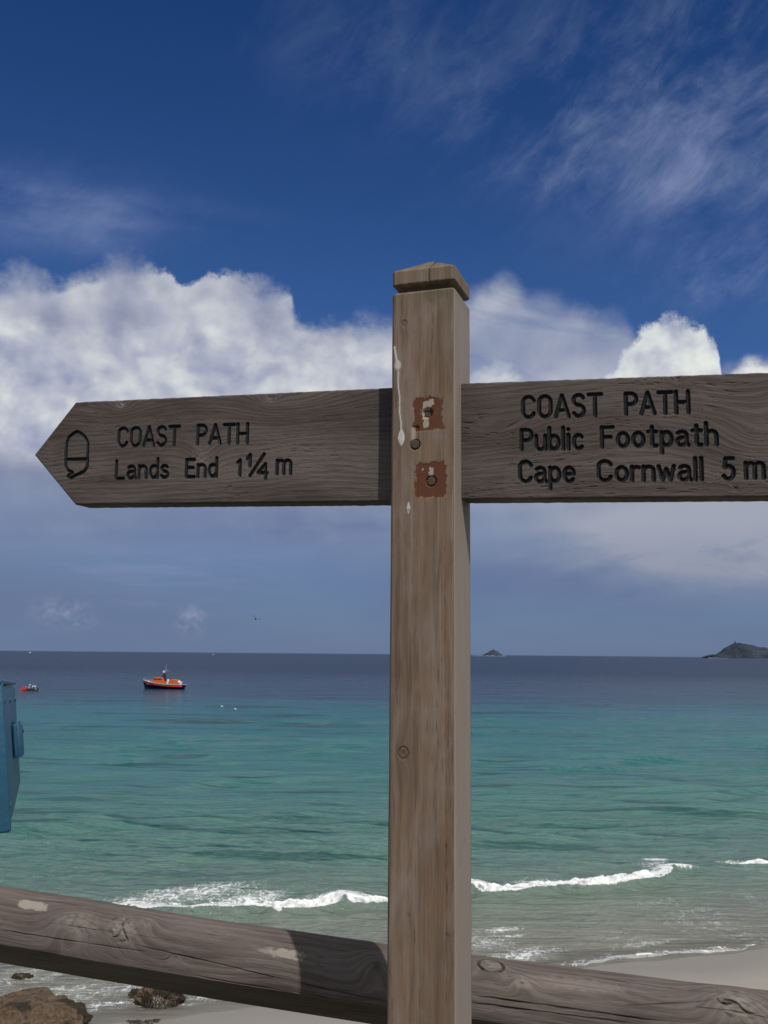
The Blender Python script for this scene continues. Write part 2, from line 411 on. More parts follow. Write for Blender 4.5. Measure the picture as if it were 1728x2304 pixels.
# foam density (white water left where waves have broken)
def polyw(pts, z0=0.): return np.array([at_sea(*p, z0) for p in pts])
B1 = polyw([(300, 2048), (339, 2052), (419, 2060), (530, 2057), (637, 2053), (700, 2049), (743, 2043), (762, 2034)])
B2 = polyw([(771, 2030), (800, 2036), (822, 2038), (880, 2038), (960, 2036), (1010, 2026), (1050, 2012)])
B3 = polyw([(1062, 2008), (1089, 2020), (1156, 2018), (1220, 2010), (1282, 2002), (1330, 2000), (1383, 1996), (1430, 1990), (1476, 1985), (1507, 1978), (1512, 1965)])
B4 = polyw([(1650, 1948), (1690, 1946), (1728, 1947), (1790, 1945)])
B5 = polyw([(1262, 2184), (1324, 2168), (1409, 2157), (1493, 2149), (1577, 2143), (1661, 2140), (1699, 2131)])
B6 = polyw([(60, 2288), (130, 2284), (212, 2277), (276, 2266), (330, 2264), (424, 2261), (470, 2254), (515, 2245), (640, 2236), (760, 2230), (900, 2225), (1010, 2222), (1100, 2214), (1180, 2201), (1262, 2184)])
foam = np.zeros_like(XX)
def seg(pts):
    d = np.full(XX.shape, 1e9); sgn = np.zeros_like(XX)
    sel = (YY < 75)
    x_, y_ = XX[sel], YY[sel]; dd = np.full(x_.shape, 1e9); ss_ = np.zeros_like(x_)
    for a, b in zip(pts[:-1], pts[1:]):
        ab = (b - a)[:2]; t = np.clip(((x_ - a[0]) * ab[0] + (y_ - a[1]) * ab[1]) / (ab @ ab), 0, 1)
        qx, qy = a[0] + t * ab[0], a[1] + t * ab[1]; e = np.hypot(x_ - qx, y_ - qy)
        u_ = e < dd; dd = np.where(u_, e, dd); ss_ = np.where(u_, np.sign(y_ - qy), ss_)
    d[sel] = dd; sgn[sel] = ss_; return d, sgn
jit = fbm(XX * .8, YY * .8, 12., 3)
for pts, back, k, amp_ in ((B1, 2.3, 1., .38), (B2, 1.3, .9, .34), (B3, 1.6, .95, .40), (B4, 1.0, .7, .2), (B5, .8, .55, .10), (B6, .5, .5, .0)):
    d, s_ = seg(pts); d = d + jit * .3
    foam = np.maximum(foam, k * np.where(s_ > 0, np.exp(-(np.clip(d, 0, None) / back) ** 1.3), np.exp(-(d / .12) ** 2)))
    z += amp_ * np.where(s_ > 0, np.exp(-(d / 1.3) ** 2), np.exp(-(d / .35) ** 2)) * .85
for (px, py, rx, ry, a) in [(420, 2015, 210, 24, .62), (560, 2022, 110, 16, .7), (300, 2035, 90, 16, .6), (1340, 1988, 150, 12, .62), (1180, 1992, 90, 10, .55), (1475, 1934, 36, 9, .85), (1470, 1950, 60, 12, .55), (1560, 1955, 90, 8, .55), (1640, 1940, 60, 6, .5),
                            (1090, 2120, 110, 28, .52), (1180, 2150, 130, 24, .62), (1130, 2090, 80, 9, .6), (1150, 2105, 60, 6, .55), (1450, 2125, 130, 16, .52), (1560, 2070, 180, 60, .40), (1680, 2110, 130, 60, .42), (1400, 2110, 180, 40, .36), (1490, 2030, 160, 30, .40), (1690, 2015, 80, 30, .40),
                            (150, 2235, 300, 40, .5), (320, 2215, 120, 30, .56), (60, 2200, 140, 40, .44), (470, 2240, 70, 14, .62), (230, 2262, 120, 10, .6), (760, 2150, 200, 60, .35), (950, 2150, 150, 60, .4)]:
    foam = np.maximum(foam, a * seag(px, py, rx, ry))
whitecap = sst(.60, .95, perlin(XX * .12, YY * .045, 33.) + .35 * perlin(XX * .5, YY * .15, 3.)) * (off_ > 110) * .0
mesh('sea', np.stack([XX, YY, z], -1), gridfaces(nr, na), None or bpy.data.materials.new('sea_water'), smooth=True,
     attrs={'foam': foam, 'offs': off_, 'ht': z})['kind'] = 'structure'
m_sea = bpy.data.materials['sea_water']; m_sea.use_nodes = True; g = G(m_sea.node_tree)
ge = g.node('ShaderNodeNewGeometry'); pos = V(g.nt, ge.outputs['Position']); X_, Y_, Z_ = g.sep(pos)
offs = g.attr('offs'); fo = g.attr('foam'); ht = g.attr('ht')
big = g.noise(g.xyz(X_ * .006, Y_ * .012, 0.), 1., 4., .55)
d = offs * (big * .40 + .83) + (big - .5) * 10.
t = (d.max(.01) / 4.)._m('LOGARITHM', math.e) / 5.2
col = g.ramp(t, [(0., (.185, .182, .152)), (.14, (.150, .178, .148)), (.30, (.100, .176, .152)), (.48, (.052, .160, .148)), (.63, (.022, .134, .142)), (.735, (.010, .094, .122)), (.785, (.006, .038, .068)), (.84, (.004, .024, .062)), (1., (.003, .020, .058))])
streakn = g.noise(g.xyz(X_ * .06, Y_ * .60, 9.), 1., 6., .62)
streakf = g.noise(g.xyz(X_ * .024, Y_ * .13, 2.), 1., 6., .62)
patch = g.noise(g.xyz(X_ * .05, Y_ * .12, 4.), 1., 5., .6)
col = g.mix(patch.ss(.42, .68) * t.ss(.1, .35) * t.ss(.78, .70) * .22, col, g.mix(t.ss(.3, .6), (.060, .120, .098), (.010, .080, .090)))
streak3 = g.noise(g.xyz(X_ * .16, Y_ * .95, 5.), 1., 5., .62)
face_shade = (streakn.ss(.53, .63) * Y_.ss(170., 90.)).max(streakf.ss(.52, .64) * Y_.ss(90., 170.)).max(streak3.ss(.56, .66) * Y_.ss(130., 70.) * .6) * t.ss(.24, .40)
col = g.mix(face_shade * .95, col, g.mix(1., col, (.12, .40, .42), 'MULTIPLY'))  # shade of the wave faces put into the water colour as dark streaks
# lacy foam pattern
px_ = g.xyz(X_, Y_ * .8, 0.)
wv = g.vadd(px_, g.vmul(g.noise(px_, 1.3, 3., .6, out=1), (1.1, 1.1, 0.)))
lace = g.voro(wv, 2.1, 'DISTANCE_TO_EDGE'); lace2 = g.voro(wv, 5.5, 'DISTANCE_TO_EDGE')
fn = g.noise(px_, 2.2, 7., .65); fn2 = g.noise(px_, 9., 5., .65)
web = (lace * -3.2 + 1.) * .5 + (lace2 * -4. + 1.) * .28 + fn * .55 + fn2 * .3 - .42
fm = (web + fo * 1.50).ss(1.10, 1.6) * fo.ss(.06, .22)
film = (fn * .8 + fo * 1.1).ss(.75, 1.25) * .35 * fo.ss(.05, .3)
fm = fm.max(film)
col = g.mix(fm, col, (.74, .76, .77))
nA = g.noise(g.xyz(X_ * .9, Y_ * 1.7, 0.), 1., 6., .62)
nB = g.noise(g.xyz(X_ * .16, Y_ * .38, 3.), 1., 5., .6)
nC = g.noise(g.xyz(X_ * .03, Y_ * .075, 6.), 1., 5., .6)
far = Y_.ss(60., 260.)
hgt = nA * .40 + nB * 1.5 * (far * .8 + .25) + nC * far * 5.0 + fm * .05 + streakn * (1. - far) * 1.3 + streakf * far * 4.5
bmp = g.bump(hgt, 1.0, 1.)
alpha = (offs + (fn - .5) * 1.2).ss(-1.6, 3.2) * .93 + .05
alpha = alpha.max(fm)
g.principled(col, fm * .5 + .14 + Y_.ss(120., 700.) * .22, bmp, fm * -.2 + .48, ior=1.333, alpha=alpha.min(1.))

# foam rolls of the breaking waves
m_foam, g = mat('foam'); ge = g.node('ShaderNodeNewGeometry'); pos = V(g.nt, ge.outputs['Position'])
a1 = g.noise(pos, 5., 6., .65); a2 = g.noise(pos, 18., 4., .6)
g.principled(g.mix(a1.ss(.25, .6), (.62, .66, .68), (.86, .87, .88)), .85, g.bump(a1 + a2 * .4, .10), .25)
def foam_roll(pts, hgt_, wid, taper=(.06, .06), label=''):
    L = np.concatenate([[0], np.cumsum(np.linalg.norm(np.diff(pts, axis=0), axis=1))])
    n = int(L[-1] / .055); s = np.linspace(0, L[-1], n)
    cx = np.interp(s, L, pts[:, 0]); cy = np.interp(s, L, pts[:, 1])
    cy = cy + fbm(s * .5, 0, 5., 4) * .30 + fbm(s * 2.2, 3, 5., 2) * .07
    e = np.clip(s / L[-1] / taper[0], 0, 1) ** .6 * np.clip((1 - s / L[-1]) / taper[1], 0, 1) ** .6
    hh = hgt_ * e * (.86 + .5 * fbm(s * .45, 9., 0, 3))
    m_ = 22; k = np.linspace(0, 1, m_)
    py = np.where(k < .35, -.28 * np.sin(k / .35 * np.pi / 2) ** .8 * 0 + (k / .35) ** 1.6 * .16, .16 + (k - .35) / .65 * .84)
    pz = np.where(k < .35, np.sin(k / .35 * np.pi / 2), np.cos((k - .35) / .65 * np.pi / 2) ** .9)
    S_, K_ = np.meshgrid(s, k, indexing='ij')
    Yl = cy[:, None] + py[None, :] * wid * (.35 + .65 * e[:, None]); Zl = hh[:, None] * pz[None, :] - .05
    Xl = cx[:, None] + 0 * K_
    dn = fbm(Xl * 2.6, Yl * 2.6, Zl * 3, 4, .6) * .16 * e[:, None] * (hgt_ / .5) * np.sin(np.clip(K_, .03, 1) * np.pi) ** .4
    Zl = Zl + dn * .8; Yl = Yl - dn * .9
    o = mesh('breaking_wave', np.stack([Xl, Yl, Zl], -1), gridfaces(n, m_), m_foam, smooth=True)
    return tag(o, label, 'wave', kind='stuff')
foam_roll(B1, .56, 1.1, (.45, .05), 'white breaker foam just left of the signpost')
foam_roll(B2, .42, .9, (.06, .10), 'short white breaker foam disappearing behind the signpost')
foam_roll(B3, .60, 1.1, (.04, .04), 'long white breaker right of the signpost')
foam_roll(B4, .32, .8, (.35, .1), 'small distant breaker at the right edge')
foam_roll(B5, .15, .42, (.35, .25), 'thin low wavelet nearest the sand at lower right')

# ------------------------------------------------------------------ islands on the horizon
m_isl, g = mat('hazed_island_rock'); t = g.node('ShaderNodeTexCoord'); p = V(g.nt, t.outputs['Object'])
n = g.noise(p, .012, 7., .6)
g.principled(g.mix(n.ss(.35, .62), (.022, .031, .048), (.040, .051, .068)), .95, g.bump(n, 15.), .1)  # blue grey of distance haze put into the rock colour
m_surf = simple('white_surf', (.42, .45, .5), .8)
def island(prof_px, D, depth, label, seed, bright=None):
    pr = np.array([at_depth(x, y, D) for x, y in prof_px]); x0, x1 = pr[0, 0], pr[-1, 0]
    nx, ny = 150, 50; xs = np.linspace(x0, x1, nx); hh = np.interp(xs, pr[:, 0], pr[:, 2])
    ty = np.linspace(-1, 1, ny); X, T = np.meshgrid(xs, ty)
    Hh = hh[None, :] * np.clip(1 - np.abs(T) ** 1.7, 0, 1) ** .8
    mx = hh.max()
    Z = Hh * (1 + .10 * fbm(X / mx * 3, T * 4, seed, 4)) - 2
    cy = D + T * depth * (.35 + .65 * (hh / mx)[None, :] ** .5)
    base = np.array([(x0 + x1) / 2, D, 0])
    e = empty('island', base, label, 'island', 'rocky islands on the horizon')
    V_ = np.stack([X, cy, Z], -1) - base
    mesh('rock', V_, gridfaces(ny, nx), m_isl, e, smooth=False)
    return e, base
HZ = 1474.5
i1, _ = island([(1062, 1476), (1070, 1474.5), (1075, 1474), (1083, 1474), (1091, 1471), (1098, 1467), (1104, 1463.5), (1110, 1461.5), (1116, 1463), (1121, 1467), (1128, 1471), (1132, 1476)], 9000, 130, 'small pointed rocky islet just right of the post on the horizon', 1.)
i2, b2 = island([(1594, 1478), (1597, 1473), (1600, 1474), (1603, 1471), (1608, 1475), (1622, 1470), (1636, 1459), (1650, 1449), (1656, 1446.5), (1664, 1446.5), (1680, 1450), (1705, 1455.5), (1728, 1459), (1790, 1464), (1860, 1470), (1900, 1478)], 9000, 420, 'larger dark headland island at the right edge of the horizon', 2.)
for e, (xa, xb) in ((i1, (1064, 1138)), (i2, (1594, 1760))):
    mb = MB(); xs_ = np.linspace(xa, xb, 30)
    for k in range(29):
        A = at_depth(xs_[k], 1477, 8740) - np.array(e.location); B = at_depth(xs_[k + 1], 1477, 8740) - np.array(e.location)
        hgt_ = 1. + 2.2 * abs(random.gauss(0, 1))
        mb.box(A[0], B[0] - 1, -262, -240, -2, hgt_)
    mb.build('surf_line', m_surf, e)
mb = MB(); A = at_depth(1705, 1462, 8900) - b2
mb.sphere((A[0], A[1] - 300, A[2]), 14, sc=(1.6, .5, .5)); mb.build('white_building', m_surf, i2)
mb = MB(); A = at_depth(1654, 1446, 9000) - b2; mb.box(A[0] - 4, A[0] + 4, -4, 4, A[2] - 20, A[2] + 12); mb.build('beacon', m_isl, i2)

# ================================================================== BOATS
m_navy = simple('navy_hull_paint', (.012, .018, .05), .3); m_or = simple('orange_paint', (.50, .115, .035), .35)
m_redp = simple('red_paint', (.55, .035, .03), .35); m_wh = simple('white_paint', (.62, .63, .65), .4)
m_gl = simple('dark_glass', (.01, .012, .02), .08); m_gr = simple('grey_deck', (.30, .32, .36), .7); m_blk = simple('black_rubber', (.015, .015, .017), .6)
def hull(L, Bm, keel, sheer, bow_over=.9, ns=28, transom=.8):
    """lofted hull, bow at -L/2; sheer(t) height, returns deck edge too"""
    st = []; deck = []
    for i in range(ns + 1):
        t = i / ns; hb = Bm / 2 * (1 - (1 - min(t / .45, 1)) ** 2.2) * (1 if t < .8 else 1 - (1 - transom) * ((t - .8) / .2))
        hb = max(hb, .02); zt = sheer(t); row = []
        for j in range(-5, 6):
            a = j / 5; zz = keel + (zt - keel) * abs(a) ** .8
            xx = -L / 2 + L * t + (bow_over * (1 - abs(a)) * (1 - t) ** 2)
            row.append((xx, hb * math.copysign(abs(a) ** (1.1 if abs(a) > .01 else 1), a) * (.82 + .18 * abs(a)), zz))
        st.append(row)
    return st
def loft(st):
    n, m_ = len(st), len(st[0]); v = [p for r_ in st for p in r_]
    f = [(i * m_ + j, i * m_ + j + 1, (i + 1) * m_ + j + 1, (i + 1) * m_ + j) for i in range(n - 1) for j in range(m_ - 1)]
    f.append(tuple(range((n - 1) * m_, n * m_))); return v, f

LB = at_sea(367, 1550); BL = 14.
boat = empty('lifeboat', LB, 'orange and navy lifeboat riding at anchor on the dark blue water', 'boat', 'boats on the bay', math.radians(-12)); boat.scale = (1, 1, 1.22)
sh = lambda t: 1.05 + 1.15 * (1 - t) ** 2.4
st = hull(BL, 4.2, -.6, sh)
o = mesh('hull', *loft(st), m_navy, boat, True)
dv = []; df = []
for i, r_ in enumerate(st):
    dv += [(r_[0][0], r_[0][1] * .97, r_[0][2] - .10), (r_[-1][0], r_[-1][1] * .97, r_[-1][2] - .10)]
df = [(2 * i, 2 * i + 1, 2 * i + 3, 2 * i + 2) for i in range(len(st) - 1)]
mesh('deck', dv, df, m_gr, boat)
for name, zo, m_, rad in (('gunwale', .03, m_gr, .10), ('red_stripe', -.36, m_redp, .12)):
    mb = MB()
    for side in (0, -1):
        pts = [(r_[side][0] + (0 if zo > 0 else .15 * (1 - i / 28)), r_[side][1] * (1.03 if zo > 0 else .965), r_[side][2] + zo) for i, r_ in enumerate(st)]
        mb.tube(pts, rad, 6)
    mb.build(name, m_, boat, True)
# superstructure, bow at -x
mb = MB()
lo = [(-4.6, 1.35), (-3.0, 1.95), (.75, 1.95), (.95, 1.05), (-4.6, 1.1)]
mb.prism([(-4.9, 1.30), (-3.4, 1.95), (.8, 2.0), (.95, 1.0), (-4.9, 1.1)], -1.35, 1.35); cab = mb.build('cabin', m_or, boat)
mb = MB(); mb.prism([(-3.3, 1.96), (-2.75, 2.95), (.1, 2.95), (.5, 1.99)], -1.15, 1.15); wh = mb.build('wheelhouse', m_or, boat)
for s_ in (-1, 1):
    for k in range(5):
        mb = MB(); x0 = -2.75 + k * .56; mb.box(x0, x0 + .40, s_ * 1.15 - .03, s_ * 1.15 + .03, 2.25, 2.62); mb.build('window', m_gl, wh)
mb = MB(); mb.prism([(-3.17, 2.25), (-2.93, 2.68), (-2.90, 2.68), (-3.14, 2.25)], -.95, .95); mb.build('windscreen', m_gl, wh)
mb = MB(); mb.prism([(2.3, 1.0), (2.3, 2.15), (2.9, 2.45), (5.1, 2.3), (5.5, 1.0)], -1.25, 1.25); mb.build('aft_cabin', m_or, boat)
mb = MB(); mb.box(1.35, 2.2, -.8, -.2, 1.1, 2.0, .1).sphere((1.8, -.5, 2.05), .42); mb.build('winch_cover', m_wh, boat, True)
mb = MB(); mb.sphere((5.65, -.9, 1.75), .46); mb.box(5.4, 6.0, -.9, .9, 1., 1.9, .1); mb.build('stern_locker', m_wh, boat, True)
mb = MB(); mb.prism([(-.5, 2.95), (.15, 4.0), (.55, 4.0), (.9, 2.0), (.4, 2.0)], -.25, .25); mb.build('mast_base', m_blk, boat)
mb = MB(); mb.sphere((.05, 0, 4.25), .38); mb.build('radar_dome', m_wh, boat, True)
mb = MB(); mb.tube([(.5, 0, 3.9), (.85, 0, 6.2)], .07, 6).tube([(.2, -.5, 4.4), (1.3, .5, 4.7)], .05, 6).box(.65, .85, -.25, .25, 5.0, 5.15).tube([(1.7, .4, 4.0), (1.9, .4, 5.2)], .03, 5); mb.build('mast', m_gr, boat)
mb = MB()
for k in range(9):
    i = 1 + k * 1
    p0 = st[i][0]; mb.tube([(p0[0], p0[1], p0[2]), (p0[0], p0[1], p0[2] + .75)], .025, 5)
    if k: mb.tube([(q0[0], q0[1], q0[2] + .75), (p0[0], p0[1], p0[2] + .75)], .025, 5)
    q0 = p0
mb.build('bow_rail', m_gr, boat)

SB = at_sea(65, 1555); 
sb = empty('motor_boat', SB, 'small white open boat with red foredeck beside the blue box', 'boat', 'boats on the bay', math.radians(8))
st2 = hull(4.6, 1.9, -.2, lambda t: .55 + .25 * (1 - t) ** 2, .4, 18)
mesh('hull', *loft(st2), m_wh, sb, True)
mb = MB(); mb.prism([(-2.25, .75), (-1.9, 1.15), (-1.1, 1.3), (-.55, 1.1), (-.5, .3), (-2.1, .35)], -.75, .75); mb.build('foredeck_cover', m_redp, sb)
mb = MB(); mb.box(-.5, 1.6, -.88, .88, .45, .8, .05); mb.build('cockpit', m_blk, sb)
mb = MB(); mb.box(.0, .12, -.7, .7, .8, 1.35); mb.box(.9, 1.9, -.6, .6, 1.25, 1.5, .06); mb.tube([(1., -.5, .7), (1., -.5, 1.3)], .04, 6).tube([(1.8, -.5, .5), (1.8, -.5, 1.3)], .04, 6); mb.build('canopy', m_wh, sb)
mb = MB(); mb.box(2.15, 2.6, -.22, .22, .1, .95, .08); mb.build('outboard_motor', m_blk, sb)
mb = MB(); mb.sphere((.25, -.2, 1.75), .2); mb.tube([(.25, -.2, 1.3), (.25, -.2, 1.6)], .05, 6); mb.build('lamp', m_wh, sb, True)

for (px, py, s_, lab) in ((68, 1462.5, 1., 'tiny white craft at the far left of the horizon'), (480, 1470.5, .8, 'tiny white craft on the horizon right of the lifeboat')):
    c0 = at_depth(px, py, 4000); c0[2] = 0
    e = empty('distant_boat', c0, lab, 'boat', 'specks of boats on the horizon')
    s2 = hull(16 * s_, 5, -.5, lambda t: 1.8 + 1 * (1 - t) ** 2); mesh('hull', *loft(s2), m_wh, e, True)
    mb = MB(); mb.prism([(-3 * s_, 1.8), (-2 * s_, 5.5 * s_), (2.5 * s_, 5.5 * s_), (3 * s_, 1.8)], -1.6, 1.6); mb.build('cabin', m_wh, e)

# gulls
m_gull = simple('gull_white', (.75, .76, .78), .8); m_gulld = simple('bird_dark', (.03, .03, .035), .8)
for (px, py, lab) in ((500, 1590, 'white gull sitting on the water, the left one of the pair'), (530, 1596, 'white gull sitting on the water, the right one of the pair')):
    c0 = at_sea(px, py); mb = MB(); mb.sphere((0, 0, .15), .35, sc=(1.6, .7, .55)).sphere((-.5, 0, .5), .17).tube([(-.35, 0, .2), (-.5, 0, .5)], [.2, .12], 8).tube([(-.62, 0, .5), (-.85, 0, .45)], [.05, .01], 6)
    o = mb.build('gull', m_gull, None, True); o.location = c0; o.scale = (.42, .42, .42); tag(o, lab, 'bird', 'gulls on the water')
c0 = at_depth(575, 1393, 90)
mb = MB(); mb.sphere((0, 0, 0), .09, sc=(.8, 2.2, .8))
for s_ in (-1, 1):
    mb.add([(0, -.12, .03), (0, .1, .03), (s_ * .3, .02, .22), (s_ * .3, -.12, .22), (s_ * .62, .12, .08)], [(0, 1, 2, 3), (3, 2, 4)])
o = mb.build('flying_bird', m_gulld); o.location = c0; o.rotation_euler = (.2, .5, .5); tag(o, 'tiny dark bird flying low above the horizon left of the post', 'bird')

# ================================================================== WOOD
def wood_material(name, dark, mid, light, ringf=120., check=.5, along=1., grey=(.3, .3, .3), greyamt=.3, bumpd=.0012, band=None, ringamt=.5, sidegrey=None, mott=.35):
    m_, g = mat(name)
    gv = g.attr('gv', 'Vector'); a_, c_, d_ = g.sep(gv)
    fib = g.noise(g.xyz(a_ * 9., c_ * 260., d_ * 260.), 1., 5., .68)
    fib2 = g.noise(g.xyz(a_ * 26., c_ * 900., d_ * 900.), 1., 3., .6)
    low = g.noise(g.xyz(a_ * 3., c_ * 16., d_ * 16.), 1., 4., .55)
    blot = g.noise(g.xyz(a_ * 9., c_ * 22., 5.), 1., 6., .65)
    ring = ((c_ * ringf + low * 4. + fib * .7) * 6.283).sin() * .5 + .5
    t = ring * ringamt * .5 + fib * .55 + fib2 * .25 + low * .5 - .40 - ringamt * .12
    col = g.ramp(t, [(.18, dark), (.5, mid), (.85, light)])
    if band is not None:
        bn = g.noise(g.xyz(a_ * .55, c_ * 38., 2.), 1., 4., .6)
        col = g.mix(bn.ss(.42, .60) * .8, col, g.mix(fib, tuple(x * .8 for x in band), band))
    col = g.mix(blot.ss(.42, .7) * greyamt, col, grey)
    mo = g.noise(g.xyz(a_ * 2.2, c_ * 9., 7.), 1., 5., .6)
    col = g.mix(mo.ss(.42, .62) * mott, col, g.mix(1., col, (.60, .57, .57), 'MULTIPLY'))
    col = g.mix(mo.ss(.48, .30) * mott * .6, col, g.mix(1., col, (1.28, 1.26, 1.24), 'MULTIPLY'))
    if sidegrey is not None: col = g.mix(d_.ss(2.9, 3.05) * d_.ss(3.4, 3.2) * .7, col, g.mix(fib, tuple(x * .8 for x in sidegrey), sidegrey))
    ck = g.noise(g.xyz(a_ * 22., c_ * 420., d_ * 420.), 1., 2., .5)
    ckm = ck.ss(.66, .74) * (g.noise(g.xyz(a_ * 5., c_ * 20., 1.), 1., 2.).ss(.35, .6)) * check
    col = g.mix(ckm * .8, col, tuple(x * .22 for x in dark))
    crack = g.attr('crack'); col = g.mix((crack * .9).min(1.), col, tuple(x * .18 for x in dark))
    col = g.mix(g.attr('knot') * .75, col, tuple(x * .55 for x in dark))
    col = g.mix(g.attr('pale') * .8, col, g.mix(fib, light, (.315, .288, .25)))
    col = g.mix(g.attr('moss') * (blot * .8 + .3), col, (.050, .062, .030))
    rn = g.noise(g.xyz(a_ * 60., c_ * 160., 3.), 1., 5., .65)
    col = g.mix(g.attr('rust').ss(.3, .6) * (rn.ss(.25, .5) * .35 + .62), col, g.mix(rn, (.045, .014, .007), (.140, .050, .022)))
    col = g.mix(g.attr('white') * (rn.ss(.2, .55) * .45 + .34), col, (.56, .55, .52))
    pn = g.attr('paint').ss(.25, .75)
    col = g.mix(pn * (fib2.ss(.15, .4) * .12 + .88), col, (.0045, .0045, .006))
    h = t * .7 + fib2 * .35 - ckm * 1.4 - crack * 1.0
    g.principled(col, pn * -.2 + .82, g.bump(h * (pn * -.8 + 1.), bumpd), .25)
    return m_
# sign arms: dark purple grey hardwood; post: pinkish brown softwood; rail: grey brown round wood
m_arm = wood_material('weathered_oak', (.066, .053, .049), (.128, .105, .097), (.225, .190, .176), ringf=110., check=.8, grey=(.118, .100, .096), greyamt=.6, bumpd=.0013, ringamt=.3, mott=.8)
m_post = wood_material('weathered_pine', (.115, .078, .056), (.225, .168, .130), (.36, .288, .235), ringf=60., check=.6, grey=(.225, .180, .158), greyamt=.6, band=(.190, .126, .086), sidegrey=(.275, .238, .220), bumpd=.0007, ringamt=.3)
m_cap = wood_material('cap_pine', (.13, .092, .066), (.235, .18, .135), (.33, .27, .21), ringf=40., ringamt=.15, check=.4, grey=(.16, .16, .11), greyamt=.35, bumpd=.0008)
m_rail = wood_material('weathered_rail', (.078, .061, .055), (.158, .128, .115), (.275, .235, .212), ringf=70., check=.8, grey=(.120, .102, .098), greyamt=.6, bumpd=.0013, ringamt=.3, mott=.6)
m_dowel = wood_material('dowel_wood', (.04, .028, .02), (.085, .06, .045), (.14, .105, .08), check=0., grey=(.07, .05, .038))
m_torn = simple('torn_wood', (.34, .25, .18), .9, var=.35, scale=300., bump=.001)

YAW = math.radians(18.5); NV = np.array([-math.sin(YAW), -math.cos(YAW), 0]); RV = np.array([math.cos(YAW), -math.sin(YAW), 0])
PO = at_depth(875.5, 1470, 1.485); PO[2] = H                 # front left edge of the post at eye level
def pl(px, py, s=0.):                                        # pixel -> (across, height) in the plane set back by s
    q = ray(px, py); O = PO - NV * s; t_ = ((O - CAM) @ NV) / (q @ NV); d = CAM + q * t_ - PO
    return float(d @ RV), float(d[2])
# local frame: x = RV, y = -NV (back), z up ; origin at foot of the post
post = empty('signpost', (PO[0], PO[1], 9.9), 'tall square wooden signpost with two carved fingerboards reading COAST PATH', 'signpost', rz=-YAW)
ZO = H - 9.9
W = .1

# ---- post shaft
def perimeter(w, d, ch, dens):
    """ccw from above? list of (x,y,side) starting at front left; front side -> right -> back -> left"""
    pts = []
    def line(x0, y0, x1, y1, n, sd):
        for k in range(n): t_ = k / n; pts.append((x0 + (x1 - x0) * t_, y0 + (y1 - y0) * t_, sd))
    line(ch, 0, w - ch, 0, dens[0], 0); line(w - ch, 0, w - ch * .3, ch * .3, 2, 0); line(w - ch * .3, ch * .3, w, ch, 2, 1)
    line(w, ch, w, d - ch, dens[1], 1); line(w, d - ch, w - ch, d, 2, 2)
    line(w - ch, d, ch, d, dens[2], 2); line(ch, d, 0, d - ch, 2, 3); line(0, d - ch, 0, ch, dens[3], 3); line(0, ch, ch, 0, 3, 3)
    return np.array(pts)
per = perimeter(W, W, .0035, (78, 46, 10, 14))
ztop = ZO + .552
zr = np.concatenate([np.linspace(0, ZO - .62, 30)[:-1], np.linspace(ZO - .62, ztop, 900)])
PXm = np.tile(per[:, 0], (len(zr), 1)); PYm = np.tile(per[:, 1], (len(zr), 1)); PZm = np.tile(zr[:, None], (1, len(per))); SD = np.tile(per[:, 2], (len(zr), 1))
z_e = PZm - ZO                                              # height relative to the eye
# surface coordinate per side: across
AC = np.where(SD == 0, PXm, np.where(SD == 1, W + PYm, np.where(SD == 2, W * 3 - PXm, W * 4 - PYm)))
front = (SD == 0)
def g2(ax, az, rx, rz, only=front, power=2):
    return np.exp(-(np.abs((AC - ax) / rx) ** power + np.abs((z_e - az) / rz) ** power)) * only
knot = np.zeros_like(AC); phi = AC.copy(); push = np.zeros_like(AC)
for (px, py, r_, s_) in ((909.6, 727, .004, .8), (907, 1694, .0075, 1.), (876, 1775, .005, .3), (1003, 1905, .004, .6), (1006, 2105, .005, .6), (983, 1590, .004, .3), (919, 2060, .004, .4)):
    ax, az = pl(px, py); knot = np.maximum(knot, s_ * g2(ax, az, r_ * .75, r_)); phi += s_ * .010 * g2(ax, az, r_ * 1.6, r_ * 2.6); kr_ = np.hypot(AC - ax, (z_e - az) * .9); kring = np.maximum(locals().get('kring', 0), s_ * (s_ > .7) * np.exp(-((kr_ - r_ * (1. + .12 * perlin(AC * 200, z_e * 200, px))) / .0008) ** 2) * front); push -= .0012 * s_ * g2(ax, az, r_ * .6, r_ * .8)
    knot = np.maximum(knot, s_ * .35 * g2(ax, az - .012, r_ * 2, r_ * 5))
ac1 = W + .055
knot = np.maximum(knot, .7 * np.exp(-(((AC - ac1) / .002) ** 2 + ((z_e + .266) / .008) ** 2)) * (SD == 1))
rust = np.zeros_like(AC)
nz = fbm(AC * 90, z_e * 90, 9., 3) * .0035 + fbm(AC * 160, z_e * 160, 3., 3) * .0022 + fbm(AC * 600, z_e * 60, 3., 3) * .0022
for (x0, y0, x1, y1) in ((931, 897, 994.6, 966), (935, 1043, 1003, 1117)):
    a0, b1 = pl(x0, y0); a1, b0 = pl(x1, y1)
    dx = np.minimum(AC - a0, a1 - AC) + nz; dz = np.minimum(z_e - b0, b1 - z_e) + nz
    d_ = np.minimum(dx, dz); cr_ = .006; inn = (dx < cr_) & (dz < cr_); d_ = np.where(inn, cr_ - np.hypot(np.maximum(cr_ - dx, 0), np.maximum(cr_ - dz, 0)), d_); d_ = np.where(front, d_, -1)
    rust = np.maximum(rust, sst(-.0012, .0012, d_) * 1.)
    push -= .0006 * sst(-.0008, .0008, d_)
